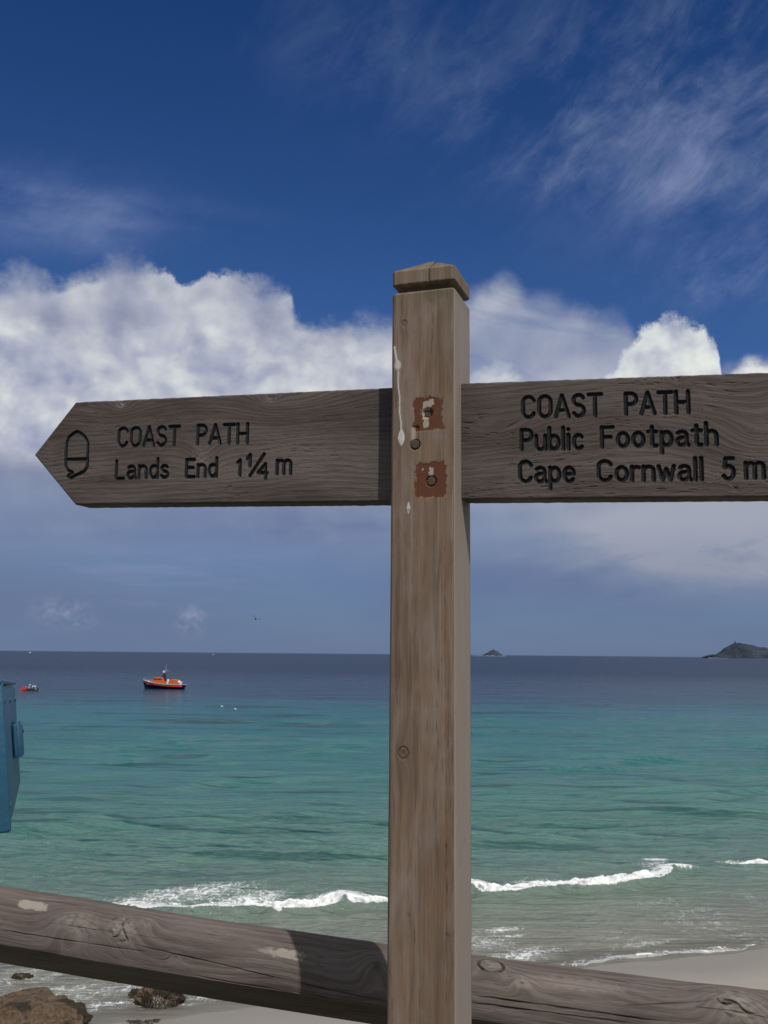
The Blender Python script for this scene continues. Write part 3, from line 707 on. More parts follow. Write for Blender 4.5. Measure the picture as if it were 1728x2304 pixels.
# bare torn wood in the rust patches
def hole(px, py, rx, ry, k): 
    ax, az = pl(px, py); return k * g2(ax, az, rx, ry, power=2.4)
bare = np.clip(hole(957, 915, .0065, .010, 1.2) + hole(958, 951, .0055, .010, 1.) + hole(972, 905, .004, .006, .9) + hole(970, 1062, .005, .010, .9) + hole(951, 1058, .003, .006, .6) + nz * 150 * hole(957, 930, .02, .02, 1), 0, 1)
bare = sst(.45, .6, bare + fbm(AC * 300, z_e * 300, 8., 2) * .25)
rust = rust * (1 - bare)
pale = np.maximum(bare * front, (SD == 1) * .12)
holes = np.zeros_like(AC)
for (px, py, r_) in ((962, 928.6, .0075), (970, 1082.5, .0078), (934, 1000, .0075)):
    ax, az = pl(px, py); dd = np.hypot(AC - ax, z_e - az); push -= .004 * sst(r_ + .0006, r_ - .0006, dd) * front
    holes = np.maximum(holes, np.exp(-((dd - r_ - .0006 * perlin(AC * 300, z_e * 300)) / .0008) ** 2) * front * .7)
# the notch above the dowel
ax, az = pl(934, 975); nt_ = sst(.0062, .0045, np.abs(AC - ax)) * sst(az - .018, az - .016, z_e) * sst(az + .013, az + .009, z_e) * front
push -= .0022 * nt_ ; pale = np.maximum(pale, nt_ * (AC < ax) * .9)
# white runs
white = np.zeros_like(AC)
ax, az = pl(894.5, 822); white = np.maximum(white, sst(1.2, .8, ((AC - ax) / .0052) ** 2 + ((z_e - az) / .0078) ** 2 + .35 * perlin(AC * 250, z_e * 250, 2.)) * front * .75)
a0, z0 = pl(887, 780); a1, z1 = pl(894, 822)
tt = np.clip((z_e - z1) / (z0 - z1), 0, 1); white = np.maximum(white, sst(.0022, .001, np.abs(AC - (a1 + (a0 - a1) * tt))) * (z_e > z1) * (z_e < z0) * front * .9)
a2, z2 = pl(903, 980); tt = np.clip((z1 - z_e) / (z1 - z2), 0, 1)
lx = a1 + (a2 - a1) * tt; white = np.maximum(white, sst(.0016, .0006, np.abs(AC - lx - .0006 * np.sin(z_e * 150))) * (z_e < z1) * (z_e > z2) * front * .95)
ax, az = pl(903, 985); white = np.maximum(white, sst(1.15, .85, np.abs((AC - ax) / .0055) ** 1.5 + np.abs((z_e - az) / .013) ** 1.3) * front)
ax, az = pl(919, 1143); white = np.maximum(white, sst(1.15, .85, np.abs((AC - ax) / .0028) ** 1.4 + np.abs((z_e - az) / .009) ** 1.3) * front * .85)
ax, az = pl(919, 1148); knot = np.maximum(knot, g2(ax, az, .0012, .0012)); white *= 1 - g2(ax, az, .0014, .0014)
ax, az = pl(905, 815); 
push += .0007 * white
moss = np.exp(-((z_e - .56) / .05) ** 2) * (.5 + .8 * fbm(AC * 40, z_e * 12, 4., 3)) * sst(.045, .06, AC) * front + .25 * np.exp(-((z_e - .55) / .012) ** 2)
moss = np.clip(moss, 0, 1) * .9
crack = np.maximum(holes * .9, kring * .8)
for (x0, y0, x1, y1, ww, k) in ((973, 700, 969, 800, .0006, .8), (1000, 1250, 1004, 2290, .0009, .55), (994, 1200, 991, 1700, .0007, .35), (1007, 1500, 1003, 2250, .0008, .4), (914, 670, 913, 790, .0005, .4)):
    a0, z0 = pl(x0, y0); a1, z1 = pl(x1, y1); tt = (z_e - z1) / (z0 - z1)
    lx = a1 + (a0 - a1) * tt + .0012 * perlin(z_e * 22, 1.5, x0 * .7)
    lin = sst(ww * 1.6, ww * .4, np.abs(AC - lx)) * sst(0, .06, tt) * sst(1, .94, tt) * (.5 + .9 * np.clip(perlin(z_e * 60, 3., x0), -.5, 1)) * front * k
    crack = np.maximum(crack, lin)
push += .00025 * fbm(AC * 260, z_e * 4, 2., 3) - .0010 * crack
# edges slightly worn
push -= .0012 * np.clip(perlin(z_e * 9, SD * 3., 5.), 0, 1) * (np.minimum(np.abs(AC % W), W - AC % W) < .004)
nx_ = np.where(SD == 1, 1., np.where(SD == 3, -1., 0.)); ny_ = np.where(SD == 0, -1., np.where(SD == 2, 1., 0.))
PXm = PXm + nx_ * push; PYm = PYm + ny_ * push
gv = np.stack([z_e, phi + SD * 1.7, SD * 3.1 + np.zeros_like(AC)], -1)
# top bevel rows
def shrink(k): return .05 + (PXm[-1] - .05) * (1 - k / .05), .05 + (PYm[-1] - .05) * (1 - k / .05)
rows = []
for k, dz in ((.003, .003), (.014, .0045), (.03, .005)):
    sx_, sy_ = shrink(k); rows.append(np.stack([sx_, sy_, np.full_like(sx_, ztop + dz)], -1))
VP = np.concatenate([np.stack([PXm, PYm, PZm], -1), np.array(rows)], 0)
ext = lambda A: np.concatenate([A, np.repeat(A[-1:], 3, 0)], 0)
mesh('shaft', VP, gridfaces(len(VP), len(per), True), m_post, post, True,
     dict(gv=ext(gv), crack=ext(crack), knot=ext(knot), pale=ext(pale), moss=ext(moss), rust=ext(rust), white=ext(white), paint=ext(rust * 0)))
# plugs and dowel
for (px, py, r_, nm) in ((962, 928.6, .0062, 'bolt_plug'), (970, 1082.5, .0066, 'bolt_plug'), (934, 1000, .0066, 'dowel')):
    ax, az = pl(px, py); mb = MB(); dep = .0012 if nm == 'dowel' else -.0008
    mb.tube([(ax, .006, az + ZO), (ax, -dep + .0008, az + ZO), (ax, -dep, az + ZO)], [r_, r_, r_ * .80], 24)
    for i_, q_ in enumerate(mb.v): k_ = 1 + .10 * math.sin(i_ * 2.3) + .05 * math.sin(i_ * 5.1); mb.v[i_] = (ax + (q_[0] - ax) * k_, q_[1] + (.0035 if nm == 'bolt_plug' and py < 1000 else 0), az + ZO + (q_[2] - az - ZO) * k_)
    mb.build(nm, m_dowel, post)
# ---- cap
zc0 = ZO + .5665; cap_h = .0245
pc = perimeter(W, W, .004, (60, 40, 20, 20)); prof_ = [(.016, -.016), (.016, -.002), (.003, 0.), (.0, .0015)] + [(0., .0015 + (cap_h - .003) * k / 12) for k in range(1, 13)] + [(.002, cap_h)] + [(.002 + .047 * k / 10, cap_h + .029 * k / 10) for k in range(1, 11)]
cv = []; 
for ins, dz in prof_:
    k = 1 - ins / .05; cv.append(np.stack([.05 + (pc[:, 0] - .05) * k, .05 + (pc[:, 1] - .05) * k, np.full(len(pc), zc0 + dz)], -1))
cv = np.array(cv); SDc = np.tile(pc[:, 2], (len(cv), 1))
nzc = fbm(cv[..., 0] * 90, cv[..., 1] * 90, cv[..., 2] * 90, 3) * .0006; cv[..., 2] += nzc; 
under = (np.arange(len(cv)) < 4)[:, None]; cv[..., 2] += under * (fbm(cv[..., 0] * 260, cv[..., 1] * 260, 2., 2) * .0010)
ax = pl(965, 600)[0]; ck = np.exp(-((cv[..., 0] - ax - .0012 * perlin(cv[..., 2] * 200, 0.)) / .0006) ** 2) * (SDc == 0) * (cv[..., 2] > zc0 + .0005)
cv[..., 1] += ck * .003
mossc = np.clip((cv[..., 2] - zc0 - cap_h) / .004, 0, 1) * .55
mesh('cap', cv, gridfaces(len(cv), len(pc), True), m_cap, post, True,
     dict(gv=np.stack([cv[..., 2] * .4, np.where(SDc % 2 == 0, cv[..., 0], cv[..., 1]) + SDc, cv[..., 2] * 0], -1), crack=ck, knot=ck * 0, pale=ck * 0, moss=mossc, rust=ck * 0, white=ck * 0, paint=ck * 0))

# ---- stroke lettering
def arc(cx, cy, rx, ry, a0, a1, n=14): return [(cx + rx * math.cos(math.radians(a0 + (a1 - a0) * i / n)), cy + ry * math.sin(math.radians(a0 + (a1 - a0) * i / n))) for i in range(n + 1)]
X = .68   # x height
GL = {
 'C': (.56, [[(.54, .80)] + arc(.29, .70, .26, .28, 20, 180) + arc(.29, .30, .26, .28, 180, 340)]),
 'O': (.60, [arc(.30, .70, .27, .28, 0, 180) + arc(.30, .30, .27, .28, 180, 360) + [(.57, .70)]]),
 'A': (.60, [[(.0, 0), (.30, 1), (.60, 0)], [(.10, .30), (.50, .30)]]),
 'S': (.52, [arc(.26, .745, .23, .235, 25, 270) + arc(.26, .255, .24, .255, 90, -155)]),
 'T': (.58, [[(0, .98), (.58, .98)], [(.29, .98), (.29, 0)]]),
 'P': (.50, [[(0, 0), (0, .98), (.24, .98)] + arc(.24, .72, .24, .26, 90, -90) + [(0, .46)]]),
 'H': (.54, [[(0, 0), (0, 1)], [(.54, 0), (.54, 1)], [(0, .50), (.54, .50)]]),
 'L': (.46, [[(0, 1), (0, 0), (.44, 0)]]),
 'E': (.46, [[(.44, .98), (0, .98), (0, 0), (.46, 0)], [(0, .52), (.38, .52)]]),
 'F': (.48, [[(.48, .98), (0, .98), (0, 0)], [(0, .50), (.38, .50)]]),
 'a': (.46, [arc(.21, .50, .19, .17, 150, 0) + [(.40, .12), (.47, .0)], [(.40, .38)] + arc(.20, .19, .19, .19, 90, 270) + [(.28, .02), (.40, .14)]]),
 'n': (.42, [[(0, X), (0, 0)], [(0, .45)] + arc(.21, .46, .20, .21, 165, 0) + [(.41, 0)]]),
 'm': (.74, [[(0, X), (0, 0)], [(0, .48)] + arc(.19, .50, .18, .17, 165, 0) + [(.37, 0)], [(.37, .48)] + arc(.56, .50, .18, .17, 165, 0) + [(.74, 0)]]),
 'd': (.44, [[(.43, 1.05), (.43, 0)], arc(.22, .34, .21, .33, 20, 340)]),
 'b': (.44, [[(.0, 1.05), (.0, 0)], arc(.21, .33, .21, .33, 160, -160)]),
 'p': (.44, [[(.0, X), (.0, -.34)], arc(.21, .34, .21, .33, 160, -160)]),
 's': (.38, [arc(.19, .505, .16, .155, 30, 260) + arc(.19, .175, .18, .175, 85, -155)]),
 'u': (.42, [[(0, X), (0, .22)] + arc(.20, .21, .20, .21, 180, 340) + [(.42, .22)], [(.42, X), (.42, 0)]]),
 'l': (.04, [[(0, 1.05), (0, 0)]]), 'i': (.04, [[(0, .70), (0, 0)], [(0, .96), (0, .955)]]),
 'c': (.42, [arc(.22, .34, .21, .33, 45, 315)]),
 'o': (.46, [arc(.23, .34, .22, .33, 0, 360)]),
 't': (.36, [[(.16, .95), (.16, .10), (.22, 0), (.34, .02)], [(0, .70), (.34, .70)]]),
 'h': (.42, [[(0, 1.05), (0, 0)], [(0, .45)] + arc(.21, .46, .20, .21, 165, 0) + [(.41, 0)]]),
 'e': (.44, [[(.02, .36), (.42, .36)] + arc(.22, .36, .21, .31, 0, 180) + arc(.22, .33, .21, .33, 180, 320)]),
 'r': (.28, [[(0, X), (0, 0)], [(0, .42)] + arc(.20, .46, .19, .20, 165, 60)]),
 'w': (.62, [[(0, X), (.15, 0), (.31, .55), (.47, 0), (.62, X)]]),
 '5': (.50, [[(.46, .98), (.12, .98), (.06, .55)] + arc(.23, .31, .25, .31, 110, -150)]),
 '1': (.16, [[(0, .84), (.15, .98), (.15, 0)]]),
 '4': (.50, [[(.40, 0), (.40, 1), (.0, .30), (.54, .30)]]),
}
def word(txt, xl, yl, xr, yr, cap, s, gap=.20):
    """strokes in arm plane coords; xl,yl / xr,yr baseline ends, cap height, all read off the photograph"""
    adv = [GL[ch][0] for ch in txt]; tot = sum(adv) + gap * (len(txt) - 1)
    a0, b0 = pl(xl, yl, s); a1, b1 = pl(xr, yr, s); _, bt = pl(xl, yl - cap, s); hh = bt - b0
    sw = .0029; a0 += sw; a1 -= sw; b0 += sw; b1 += sw; hh -= 2 * sw
    k = (a1 - a0) / tot; sl = (b1 - b0) / (a1 - a0); out = []; cur = 0.
    for ch in txt:
        for stt in GL[ch][1]:
            out.append([(a0 + (cur + q[0]) * k, b0 + sl * (cur + q[0]) * k + q[1] * hh) for q in stt])
        cur += GL[ch][0] + gap
    return out
SET = .040
RT = [('COAST', 1171, 945, 1358, 939, 56), ('PATH', 1404, 937, 1554, 933, 56), ('Public', 1169, 1017, 1316, 1014, 54), ('Footpath', 1350, 1011, 1618, 1005, 54),
      ('Cape', 1164, 1089, 1296, 1088, 55), ('Cornwall', 1341, 1087, 1586, 1084, 54), ('5', 1623, 1083, 1657, 1082, 56), ('m', 1674, 1081, 1724, 1080, 60)]
LT = [('COAST', 261, 1009, 405, 1005, 49), ('PATH', 440, 1003.5, 559, 1001, 50), ('Lands', 257, 1081, 380, 1078, 47), ('End', 415, 1077, 490, 1076, 47), ('1', 530, 1074, 543, 1073, 42), ('m', 619, 1071, 657, 1070, 53)]
def strokes_for(lst): return [s_ for t_ in lst for s_ in word(*t_, SET)]
def pxs(pts): return [pl(a, b, SET) for a, b in pts]
acorn = [pxs([(150, 995), (155, 984), (164, 976), (173, 971), (184, 977), (193, 987), (197, 998), (197, 1018), (196, 1033)]), pxs([(150, 995), (148, 1015), (148, 1034)]),
         pxs([(147, 1034), (197, 1033)]), pxs([(197, 1033), (196, 1050), (190, 1060), (178, 1066), (168, 1070), (160, 1076), (152, 1072), (157, 1066), (163, 1063), (152, 1058), (147, 1048), (147, 1034)])]
frac = [pxs([(556, 1033), (563, 1023), (562, 1049)]), pxs([(594, 1022), (562, 1071)]), pxs([(597, 1077), (597, 1044), (580, 1064), (600, 1064)])]

def sdist(A, B, strokes):
    D = np.full(A.shape, 1.)
    for s_ in strokes:
        for (x0, y0), (x1, y1) in zip(s_[:-1], s_[1:]):
            sel = (A > min(x0, x1) - .012) & (A < max(x0, x1) + .012) & (B > min(y0, y1) - .012) & (B < max(y0, y1) + .012)
            if not sel.any(): continue
            a_, b_ = A[sel], B[sel]; dx, dy = x1 - x0, y1 - y0; L2 = dx * dx + dy * dy + 1e-12
            t_ = np.clip(((a_ - x0) * dx + (b_ - y0) * dy) / L2, 0, 1)
            D[sel] = np.minimum(D[sel], np.hypot(a_ - x0 - t_ * dx, b_ - y0 - t_ * dy))
    return D

def arm(left, label, groups, knots, thick=.046):
    if left:
        tip = pl(77, 1023, SET); c1 = pl(170, 903.5, SET); c2 = pl(169, 1133.5, SET)
        topf = lambda a: .4155 - .0325 * a; botf = lambda a: .2337 - .0305 * a
        xin = .02
    else:
        topf = lambda a: .4182 - .043 * a; botf = lambda a: .2362 - .0325 * a
        xin = .07; tip = (.80, .285); c1 = (.735, topf(.735)); c2 = (.735, botf(.735))
    nb = 165
    nl = 640
    t_ = np.linspace(0, 1, nb)[:, None]; s_ = np.linspace(0, 1, nl)[None, :]
    # outer outline x at each height fraction
    tb = (tip[1] - botf(tip[0])) / (topf(tip[0]) - botf(tip[0]))
    xo = np.where(t_ < tb, c2[0] + (tip[0] - c2[0]) * t_ / tb, tip[0] + (c1[0] - tip[0]) * (t_ - tb) / (1 - tb))
    A = xin + (xo - xin) * s_ if not left else xo + (xin - xo) * s_
    Bb = botf(A) + (topf(A) - botf(A)) * t_
    # worn outline
    Bb = Bb + (fbm(A * 60, 3., 1. + left, 3) * .0008) * sst(.9, 1., t_) + (fbm(A * 60, 9., 1., 3) * .0006) * sst(.1, 0., t_)
    d_edge = np.minimum(t_, 1 - t_) * .184
    dx_ = np.abs(A - xo) * .78 + 0 * t_
    de = np.minimum(d_edge, dx_)
    dep = np.clip(.0024 - de, 0, 1) ** 1.5 * 18
    paintD = sdist(A, Bb, [q for _, st_ in groups for q in st_])
    sw = .0027
    jitter = fbm(A * 400, Bb * 400, 1., 2) * .00035
    pm = sst(sw + .0009, sw + .0001, paintD + jitter)
    dep = dep + .0030 * sst(sw + .0005, sw - .0012, paintD)
    phi = Bb.copy(); knot = np.zeros_like(A); pale = np.zeros_like(A); crk = np.zeros_like(A)
    phi = phi + fbm(A * 2., Bb * 5, 4. + left, 2) * .010 + fbm(A * 30, Bb * 60, 4., 2) * .0006
    for (px, py, rx, ry, hgt_, kk, pp, star) in knots:
        ax, bx = pl(px, py, SET); rr = ((A - ax) / rx) ** 2 + ((Bb - bx) / ry) ** 2
        phi = phi + hgt_ * np.exp(-rr * .5)
        knot = np.maximum(knot, kk * np.exp(-rr * 6)); pale = np.maximum(pale, pp * np.exp(-rr * 1.6) * np.clip(.55 + fbm(A * 220, Bb * 220, 2., 2), 0, 1))
        if star: crk = np.maximum(crk, star * np.exp(-(np.sqrt(rr) - .55) ** 2 * 60) * np.clip(.3 + perlin(A * 150, Bb * 150, 3.) * 2, 0, 1)); dep = dep + .004 * star * np.exp(-rr * 4)
    dep = dep - .00016 * fbm(A * 45, phi * 620, 2., 3) + .0009 * crk
    # short open checks
    chk = sst(.36, .55, perlin(A * 42, phi * 620, 7.)) * (.35 if left else .5) * sst(-.2, .3, perlin(A * 6, Bb * 14, 2.)) * (1 - pm)
    dep = dep + .0011 * chk; crk = np.maximum(crk, chk * .75)
    rustm = np.zeros_like(A)
    if not left:
        ax, bx = pl(1466, 1008, SET); rustm = .62 * np.exp(-(((A - ax) / .007) ** 2 + ((Bb - bx) / .0028) ** 2)) * np.clip(1 + fbm(A * 300, Bb * 300, 1., 2), 0, 1.4)
    Vt = np.stack([A, SET + dep, Bb + ZO], -1)
    gv = np.stack([A + left * 5., phi, np.zeros_like(A)], -1)
    zz = np.zeros_like(A)
    attrs = dict(gv=gv, crack=crk, knot=knot, pale=pale, moss=zz, rust=rustm, white=zz, paint=pm)
    # loop of border, extruded back in 4 rows
    idx = np.arange(nb * nl).reshape(nb, nl)
    loop = np.concatenate([idx[0, :], idx[1:, -1], idx[-1, -2::-1], idx[-2:0, 0][::1]])
    Vf = Vt.reshape(-1, 3); rows = []; gl = gv.reshape(-1, 3)[loop]
    for d_ in (.010, .020, .032, thick - .002, thick):
        p_ = Vf[loop].copy(); p_[:, 1] = SET + d_
        if d_ == thick: cx_, cz_ = p_[:, 0].mean(), p_[:, 2].mean(); p_[:, 0] += np.sign(cx_ - p_[:, 0]) * .002; p_[:, 2] += np.sign(cz_ - p_[:, 2]) * .002
        rows.append(p_)
    n0 = len(Vf); nl_ = len(loop); faces = [gridfaces(nb, nl)]
    ring = np.concatenate([loop] + [n0 + k * nl_ + np.arange(nl_) for k in range(5)]).reshape(6, nl_)
    j2 = (np.arange(nl_) + 1) % nl_
    for k in range(5): faces.append(np.stack([ring[k], ring[k + 1], ring[k + 1][j2], ring[k][j2]], -1))
    allf = np.concatenate(faces); allv = np.concatenate([Vf] + rows)
    aa = {}
    for k, q in attrs.items():
        if k == 'gv':
            ex = []
            for d_ in (.010, .020, .032, thick - .002, thick): e_ = gl.copy(); e_[:, 2] = d_; ex.append(e_)
            aa[k] = np.concatenate([q.reshape(-1, 3)] + ex)
        else: aa[k] = np.concatenate([q.ravel(), np.zeros(nl_ * 5)])
    if left: allf = allf
    # split the carved, painted grooves off into parts of their own
    fmask = np.zeros(len(allf), int); pmf = pm.ravel(); q0 = gridfaces(nb, nl)
    fa = pmf[q0].max(1) > .02; cen = Vf[q0].mean(1)
    for gi, (nm, st_) in enumerate(groups):
        D_ = sdist(cen[:, 0], cen[:, 2] - ZO, st_); fmask[:len(q0)][(D_ < sw + .0022) & fa] = gi + 1
    def sub(name, sel, par, lab=None):
        fs = allf[sel]; used, inv = np.unique(fs, return_inverse=True); inv = inv.reshape(fs.shape)
        o = mesh(name, allv[used], inv, m_arm, par, True, {k: q[used] for k, q in aa.items()})
        if lab: o['label'] = lab
        return o
    # back face
    body = sub('fingerboard', fmask == 0, post, label)
    bk = allv[n0 + 4 * nl_:]; step = 8
    mesh('back_face', bk[::step], [tuple(range(len(bk[::step])))], m_dowel, body)
    for gi, (nm, st_) in enumerate(groups): sub(nm, fmask == gi + 1, body)
    return body
arm(True, 'left pointed board carved with acorn, COAST PATH, Lands End 1¼ m', [('acorn_emblem', acorn), ('lettering', strokes_for(LT) + frac)],
    [(273, 907, .013, .009, .020, .5, .7, .9), (610, 894, .012, .010, .018, .8, .3, .6), (455, 1030, .022, .022, .022, .15, .55, .15), (640, 905, .05, .03, .02, .1, 0, 0), (700, 900, .10, .035, .025, 0, 0, 0), (250, 925, .05, .03, .015, .2, 0, 0), (115, 1010, .02, .02, .008, .1, .2, 0), (680, 1010, .08, .05, -.02, 0, 0, 0)])
arm(False, 'right board carved COAST PATH, Public Footpath, Cape Cornwall 5 m', [('lettering', strokes_for(RT))],
    [(1524, 850, .006, .006, .010, .7, .3, .8), (1715, 988, .05, .035, .045, .1, .1, 0), (1110, 975, .05, .012, .018, 0, 0, 0), (1655, 1100, .006, .005, .008, .5, 0, .5), (1400, 960, .10, .06, -.02, 0, 0, 0), (1730, 1085, .004, .006, .008, .6, 0, .6), (1640, 880, .07, .03, .02, 0, 0, 0)])

# ================================================================== RAIL FENCE
fence = empty('rail_fence', (0, 1.9, 9.93), 'weathered round wooden fence rail running behind the signpost', 'fence')
FO = np.array([0, 1.9, 9.93])
kn = np.array([at_depth(0, 2079, 2.0), at_depth(865, 2212, 1.87), at_depth(1728, 2330, 1.74)])
qz = np.polyfit(kn[:, 0], kn[:, 2], 2); qy = np.polyfit(kn[:, 0], kn[:, 1], 1)
RRAD = .0690
xs = np.concatenate([np.linspace(-1.9, -1.06, 60), np.linspace(-1.05, 1.0, 1300), np.linspace(1.01, 1.8, 50)]); ns_ = len(xs); yc = np.polyval(qy, xs); zc = np.polyval(qz, np.clip(xs, -1, 1)) - .0015 + np.where(xs < -1, (xs + 1) * -.06, 0) + np.where(xs > 1, (xs - 1) * -.05, 0)
# finer where the camera sees
th = np.concatenate([np.linspace(-40, 108, 250), np.linspace(110, 185, 34), np.linspace(190, 315, 14)])   # degrees from up, positive towards the camera
TH, XS = np.meshgrid(np.radians(th), xs)
TD = np.degrees(TH)
# chord: flat sawn underside
mid_, half_ = 142., 41.
cd_ = RRAD * math.cos(math.radians(half_))
ca = np.cos(np.radians(TD - mid_)); rad = np.where(np.abs(TD - mid_) < half_, cd_ / np.maximum(ca, .3), RRAD)
Sx = XS; arcl = TH * RRAD
phi = arcl + fbm(Sx * 1.6, arcl * 8, 3., 3) * .008
knot = np.zeros_like(Sx); pale = np.zeros_like(Sx); crk = np.zeros_like(Sx); dr = np.zeros_like(Sx); rustr = np.zeros_like(Sx)
AX = np.array([1., qy[0], 2 * 0 + qz[1]]); AX /= np.linalg.norm(AX)
def rail_hit(px, py):
    q = ray(px, py); q = q / np.linalg.norm(q); best = None
    for t_ in np.arange(1.4, 2.6, .002):
        p_ = CAM + q * t_; y0 = np.polyval(qy, p_[0]); z0 = np.polyval(qz, p_[0])
        if math.hypot(p_[1] - y0, p_[2] - z0) < RRAD: return p_[0], math.atan2(-(p_[1] - y0), p_[2] - z0)
    return None
def rk(px, py, rx, ra, hgt_, kk, pp, star, bulge=.0):
    h_ = rail_hit(px, py)
    if h_ is None: print('miss', px, py); return
    global phi, knot, pale, crk, dr
    x0, a0 = h_; rr = ((Sx - x0) / rx) ** 2 + ((arcl - a0 * RRAD) / ra) ** 2
    phi = phi + hgt_ * np.exp(-rr * .5) * 1.
    knot = np.maximum(knot, kk * np.exp(-rr * 7)); pale = np.maximum(pale, pp * np.exp(-rr * 1.3) * np.clip(.6 + .8 * fbm(Sx * 90, arcl * 140, 2., 3), 0, 1))
    dr = dr + bulge * np.exp(-rr * .6)
    if star:
        an = np.arctan2(arcl - a0 * RRAD, (Sx - x0)); ray_ = np.zeros_like(Sx)
        kr2 = random.Random(int(px)); nray = 0 if px == 1104 else kr2.choice([3, 4])
        for k in range(nray):
            a_ = kr2.uniform(0, 6.28) + 1.1 * perlin(rr * .8, k * 3.3 + star * 10, 0); dd = np.abs(np.angle(np.exp(1j * (an - a_)))) * np.sqrt(rr); le_ = kr2.uniform(.45, 1.05)
            ray_ = np.maximum(ray_, sst(.08, .015, dd) * sst(le_, le_ * .6, np.sqrt(rr)))
        if px == 1104: ray_ = np.exp(-(np.sqrt(rr) - .95) ** 2 * 120) * sst(-.9, -.6, np.sin(an) * -1) * (np.sin(an) < .75) * sst(-.2, .3, -np.sin(an) + .9)
        crk = np.maximum(crk, ray_); dr = dr - .005 * ray_
        rj_ = np.sqrt(rr) + .18 * perlin(Sx * 60, arcl * 60, px * .1); ring_ = np.maximum(np.exp(-(rj_ - .85) ** 2 * 160), .6 * np.exp(-(rj_ - .5) ** 2 * 200)) * np.clip(.25 + 1.8 * perlin(Sx * 40, arcl * 60, 5. + px), 0, 1)
        crk = np.maximum(crk, ring_ * .7); dr = dr - .002 * ring_
rk(180, 2078, .040, .030, .050, .15, .5, .0, .004)
rk(276, 2089, .030, .026, .030, .2, .75, .35, .006)
rk(330, 2075, .016, .012, .02, .3, .4, 0, .002)
rk(150, 2110, .02, .02, .02, .8, 0, 0, 0)
rk(395, 2150, .010, .008, .012, .9, 0, 0, 0)
rk(849, 2170, .022, .030, .04, 1., 0, 0, -.004)
rk(1104, 2172, .022, .016, .03, .1, .6, .9, .004)
rk(1175, 2213, .013, .012, .02, .6, .8, .0, .003)
rk(1657, 2262, .036, .030, .05, .15, .7, .55, .008)
rk(620, 2190, .05, .02, .01, .1, 0, 0, 0)
# pale bald patches
for (px, py, rx, ra, k) in ((74, 2036, .030, .010, .9), (645, 2144, .034, .009, .8), (600, 2137, .02, .006, .5), (1290, 2210, .08, .012, .25)):
    h_ = rail_hit(px, py)
    if h_: rr = ((Sx - h_[0]) / rx) ** 4 + ((arcl - h_[1] * RRAD) / ra) ** 4 if px == 74 else ((Sx - h_[0]) / rx) ** 2 + ((arcl - h_[1] * RRAD) / ra) ** 2; pale = np.maximum(pale, k * sst(1.25, .55, rr + .9 * fbm(Sx * 90, arcl * 170, 5., 4, .6)))
# long checks along the grain
for (p0, p1, wd, k) in (((0, 2090), (330, 2140), .0011, .8), ((100, 2075), (420, 2118), .0008, .4), ((300, 2122), (860, 2250), .0012, .9), ((430, 2190), (860, 2262), .0010, .7), ((60, 2020), (300, 2052), .0009, .6), ((1058, 2238), (1500, 2296), .0016, 1.), ((1058, 2254), (1420, 2300), .0016, .9), ((1290, 2190), (1640, 2240), .0008, .6), ((1060, 2180), (1400, 2232), .0007, .3), ((1560, 2262), (1728, 2290), .0012, .8), ((500, 2095), (850, 2150), .0006, .3), ((1400, 2262), (1640, 2250), .001, .6)):
    h0, h1 = rail_hit(*p0), rail_hit(*p1)
    if not (h0 and h1): print('nc', p0, p1); continue
    tt = (Sx - h0[0]) / (h1[0] - h0[0]); la = (h0[1] + (h1[1] - h0[1]) * tt) * RRAD + .0016 * perlin(Sx * 6, p0[0] * .37, p0[1] * .1) + .0008 * perlin(Sx * 45, p0[0] * .7)
    wd = wd * (.45 + .35 * perlin(Sx * 11, p0[1] * 1.3)) + .0002; lin = sst(wd * 2, wd * .4, np.abs(arcl - la)) * sst(-.02, .1, tt) * sst(1.02, .9, tt) * np.clip(.6 + perlin(Sx * 16, p0[0]), 0, 1) * k
    crk = np.maximum(crk, lin); dr = dr - .0028 * lin
flat = (np.abs(TD - mid_) < half_ + 1)
dr = dr + .0022 * fbm(Sx * 2.2, TH * 1.3, 2., 3) + (.0004 * fbm(Sx * 9, phi * 160, 7., 3) + .00025 * fbm(Sx * 40, phi * 500, 7., 3)) * ~flat
rad = rad + dr
Yv = yc[:, None] - np.sin(TH) * rad; Zv = zc[:, None] + np.cos(TH) * rad
Vr = np.stack([XS, Yv, Zv], -1) - FO
zz = np.zeros_like(Sx); darkb = flat * .35
rl = mesh('rail', Vr, gridfaces(ns_, len(th), True), m_rail, fence, True, dict(gv=np.stack([Sx, phi, zz], -1), crack=crk, knot=knot, pale=pale, moss=zz + flat * .2, rust=zz, white=zz, paint=zz))
for xe in (-1.75, 1.65):
    yy = float(np.polyval(qy, xe)); zt = float(np.interp(xe, xs, zc)); mb = MB()
    mb.tube([(xe, yy + .075 + .07, 9.85 - 9.93), (xe, yy + .145, zt + .14), (xe, yy + .145, zt + .155)], [.07, .07, .06], 16)
    for i in range(len(mb.v)): mb.v[i] = (mb.v[i][0], mb.v[i][1] - 1.9, mb.v[i][2] if i > 47 else mb.v[i][2])
    for i in range(16, 48): mb.v[i] = (mb.v[i][0], mb.v[i][1], mb.v[i][2] - 9.93)
    fixn(mb.build('fence_post', m_dowel, fence, True))

